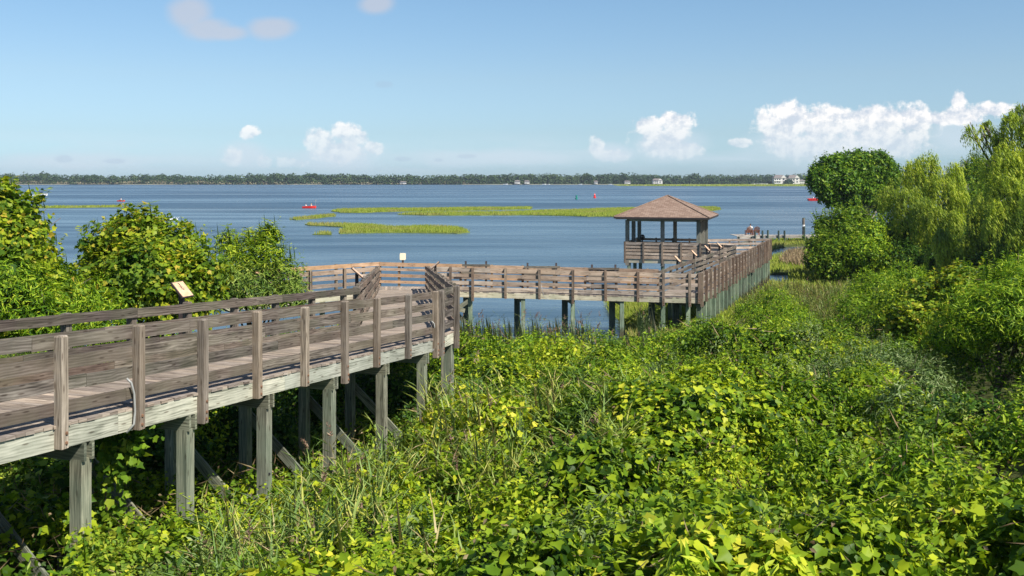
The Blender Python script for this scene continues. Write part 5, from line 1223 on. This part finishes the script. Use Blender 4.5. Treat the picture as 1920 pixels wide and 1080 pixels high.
# ------------------------------------------------------------------ building and pole between the willows
bx0 = W(1832, 345, 150); t = empty('white_building', (bx0[0], bx0[1], 1.0), 'white building glimpsed between the two willows', 'building')
mb = MB(); mb.box(V3(bx0[0]+2.0, 150, 4.9), V3(3.2,0,0), V3(0,4,0), V3(0,0,3.9)); mb.build('wall', M['white'], t)
mb = MB(); mb.box(V3(bx0[0]+2.0, 150, 8.92), V3(3.5,0,0), V3(0,4.3,0), V3(0,0,.13)); mb.build('roof', M['white'], t)
for k in range(3): mb = MB(); mb.box(V3(bx0[0]-.4+k*1.9, 145.97, 7.2), V3(.45,0,0), V3(0,.03,0), V3(0,0,.55)); mb.build('window', M['glass'], t)
pb = W(1812, 330, 130); t = empty('utility_pole', (pb[0], 130, .8), 'pale wooden pole standing before the white building', 'pole')
mb = MB(); mb.tube([V3(pb[0],130,.6), V3(pb[0],130,9.9)], [.26,.2], 10); mb.build('post', M['barkl'], t)
mb = MB(); mb.bar(V3(pb[0]-.7,130,9.3), V3(pb[0]+.7,130,9.3), .1, .12); mb.build('crossarm', M['barkl'], t)

# ------------------------------------------------------------------ camera, sun, sky
cam = bpy.data.cameras.new('camera'); co = bpy.data.objects.new('camera', cam); COL.objects.link(co); scn.camera = co
co.location = (0, 0, E); co.rotation_euler = (math.radians(90), 0, 0); cam.lens = 35; cam.sensor_width = 36; cam.shift_y = -(540-HOR)/1920; cam.clip_start = .3; cam.clip_end = 20000
SUND = unit(V3(.56, -.57, 0)); SEL = math.radians(48)
sd = V3(SUND[0]*math.cos(SEL), SUND[1]*math.cos(SEL), math.sin(SEL))
sl_ = bpy.data.lights.new('sun', 'SUN'); sl_.energy = 5.0; sl_.angle = math.radians(.53); sl_.color = (1, .955, .88); so = bpy.data.objects.new('sun', sl_); COL.objects.link(so)
so.rotation_euler = Vector(-sd).to_track_quat('-Z', 'Y').to_euler(); so.location = (20, -20, 40)
w = bpy.data.worlds.new('World'); scn.world = w; w.use_nodes = True; nt = w.node_tree; nt.nodes.clear(); L = nt.links.new
out = nt.nodes.new('ShaderNodeOutputWorld'); sky = nt.nodes.new('ShaderNodeTexSky'); sky.sky_type = 'NISHITA'; sky.sun_disc = False
sky.sun_elevation = SEL; sky.sun_rotation = math.atan2(sd[0], sd[1]); sky.air_density = 1.0; sky.dust_density = .6; sky.ozone_density = 1.5; sky.altitude = 0
SKS = .105
hsv = N(nt, 'ShaderNodeHueSaturation', inp={'Saturation': SKY_SAT, 'Value': 1.0}); L(sky.outputs[0], hsv.inputs['Color'])
tc = N(nt, 'ShaderNodeTexCoord'); sp = N(nt, 'ShaderNodeSeparateXYZ'); L(tc.outputs['Generated'], sp.inputs[0])
tr_ = ramp(nt, SKY_TINT); L(math_(nt, 'MULTIPLY', sp.outputs[2], 2.0, None, True), tr_.inputs[0])
skc = mixc(nt, 1.0, hsv.outputs[0], tr_.outputs[0], 'MULTIPLY')
yy = math_(nt, 'MAXIMUM', sp.outputs[1], .05)
u = math_(nt, 'DIVIDE', sp.outputs[0], yy); v = math_(nt, 'DIVIDE', sp.outputs[2], yy)     # direction tangents, fixed to the world
cb = N(nt, 'ShaderNodeCombineXYZ'); L(u, cb.inputs[0]); L(v, cb.inputs[1])
def cn(scale, det, rough=.55, dist=0., off=(0,0,0), sc=(1,1,1)):
    mp = N(nt, 'ShaderNodeMapping'); mp.inputs['Location'].default_value = off; mp.inputs['Scale'].default_value = sc; L(cb.outputs[0], mp.inputs[0])
    n = N(nt, 'ShaderNodeTexNoise', inp={'Scale': scale, 'Detail': det, 'Roughness': rough, 'Distortion': dist}); L(mp.outputs[0], n.inputs[0]); return n.outputs['Fac']
puff = cn(62, 7, .62); puff2 = cn(62, 7, .62, off=(.004, -.006, 0))
def field(blobs):
    cur = None
    for px, py, rx, ry in blobs:
        mp = N(nt, 'ShaderNodeMapping', vector_type='POINT'); mp.inputs['Scale'].default_value = (F/rx, F/ry, 1)
        mp.inputs['Location'].default_value = (-(px-960)/rx, -(HOR-py)/ry, 0); L(cb.outputs[0], mp.inputs[0])
        ln = N(nt, 'ShaderNodeVectorMath', operation='LENGTH'); L(mp.outputs[0], ln.inputs[0]); d = math_(nt, 'SUBTRACT', 1.0, ln.outputs['Value'])
        cur = d if cur is None else math_(nt, 'SMOOTH_MAX', cur, d, .25)
    return cur
def cover(f, amp, lo, hi, noise=None):
    s = math_(nt, 'ADD', f, math_(nt, 'MULTIPLY', math_(nt, 'SUBTRACT', noise or puff, .5), amp))
    r = ramp(nt, [(lo,(0,0,0)),(hi,(1,1,1))], 'EASE'); L(math_(nt, 'MULTIPLY_ADD', s, .5, .5, True), r.inputs[0]); return r.outputs[0]
big = field([(1455,240,42,40),(1480,222,45,34),(1545,232,70,34),(1630,228,80,36),(1700,225,60,30),(1755,222,60,14),(1540,275,110,32),(1650,265,110,32),(1265,232,38,26),(1222,240,42,20),(1248,262,58,30),(1285,280,36,18),(1118,275,15,20),(1150,292,42,13),(1386,268,26,9),
    (603,262,34,22),(645,250,32,18),(662,258,28,22),(700,278,22,12),(640,285,60,22),(470,250,20,13),(436,296,22,20),(496,303,17,13),(545,305,30,11),(1798,192,15,22),(1805,215,42,20),(1855,205,45,14)])
soft = field([(355,25,50,42),(385,55,60,28),(420,62,50,18),(512,52,52,26),(705,8,42,24)])
tiny = field([(721,158,20,8),(120,298,22,9),(215,302,26,6),(875,293,22,5),(755,298,20,5),(822,300,10,4)])
cbig = cover(big, 2.0, .44, .68); csoft = cover(soft, .9, .45, .78, cn(16, 5, .5, .3)); ctiny = cover(tiny, .9, .48, .75)
lit = math_(nt, 'MULTIPLY_ADD', math_(nt, 'SUBTRACT', puff, puff2), 4.2, .60, True)
vr = math_(nt, 'MULTIPLY', math_(nt, 'SUBTRACT', v, .012), 20.0, None, True)                # cloud bases sink into haze
ccol = mixc(nt, lit, CLOUD_SH, CLOUD_LT)
ccol = mixc(nt, math_(nt, 'MULTIPLY', math_(nt, 'SUBTRACT', 1.0, vr), .6), ccol, CLOUD_HZ)
def bg(c, s):
    b = N(nt, 'ShaderNodeBackground', inp={'Strength': s})
    if hasattr(c, 'links'): L(c, b.inputs[0])
    else: b.inputs[0].default_value = (*c, 1)
    return b.outputs[0]
def mixs(f, a, b):
    m = N(nt, 'ShaderNodeMixShader'); L(f, m.inputs[0]); L(a, m.inputs[1]); L(b, m.inputs[2]); return m.outputs[0]
cur = bg(skc, SKS)
front = math_(nt, 'GREATER_THAN', sp.outputs[1], .06)
veil = cn(5, 5, .55, .3, sc=(1, 7, 1)); vramp = ramp(nt, [(.42,(0,0,0)),(.7,(1,1,1))]); L(veil, vramp.inputs[0])
vb = math_(nt, 'MULTIPLY', math_(nt, 'SUBTRACT', 1.0, math_(nt, 'ABSOLUTE', math_(nt, 'MULTIPLY', math_(nt, 'SUBTRACT', v, .020), 32.0))), 1.0, None, True)
cur = mixs(math_(nt, 'MULTIPLY', math_(nt, 'MULTIPLY', vramp.outputs[0], vb), .7), cur, bg(CLOUD_HZ, 1))
base_ = field([(640,290,95,34),(460,290,55,34),(1255,272,95,42),(1560,268,210,50),(1150,287,60,24),(930,296,250,22),(140,302,170,20),(1800,250,90,40)])
cbase = cover(base_, 1.0, .47, .85, cn(12, 5, .55, .4, sc=(1,2,1)))
cur = mixs(math_(nt, 'MULTIPLY', math_(nt, 'MULTIPLY', cbase, front), .62), cur, bg(CLOUD_HZ, 1))
cur = mixs(math_(nt, 'MULTIPLY', math_(nt, 'MULTIPLY', csoft, front), .62), cur, bg(CLOUD_SOFT, 1))
cur = mixs(math_(nt, 'MULTIPLY', math_(nt, 'MULTIPLY', ctiny, front), .28), cur, bg(CLOUD_TINY, 1))
fade = math_(nt, 'MULTIPLY_ADD', vr, .56, .34, True)
cur = mixs(math_(nt, 'MULTIPLY', math_(nt, 'MULTIPLY', cbig, front), fade), cur, bg(ccol, 1))
L(cur, out.inputs[0])
scn.view_settings.view_transform = 'Standard'; scn.view_settings.look = 'None'; scn.view_settings.exposure = EXPO; scn.view_settings.gamma = 1
scn.cycles.max_bounces = 6; scn.cycles.transparent_max_bounces = 8; scn.cycles.volume_bounces = 0
scn.cycles.use_denoising = True
# ------------------------------------------------------------------ the air
mb = MB(); mb.box(V3(0, 750, 11), V3(2500,0,0), V3(0,1250,0), V3(0,0,17)); 
m, nt, out = newmat('haze_air'); pv = N(nt, 'ShaderNodeVolumePrincipled'); pv.inputs['Color'].default_value = (.80,.88,1,1); pv.inputs['Density'].default_value = HAZE; pv.inputs['Anisotropy'].default_value = .3
nt.links.new(pv.outputs[0], out.inputs['Volume']); hz = mb.build('haze', m); tag(hz, 'thin pale sea haze that softens the far shore', 'haze', kind='stuff')
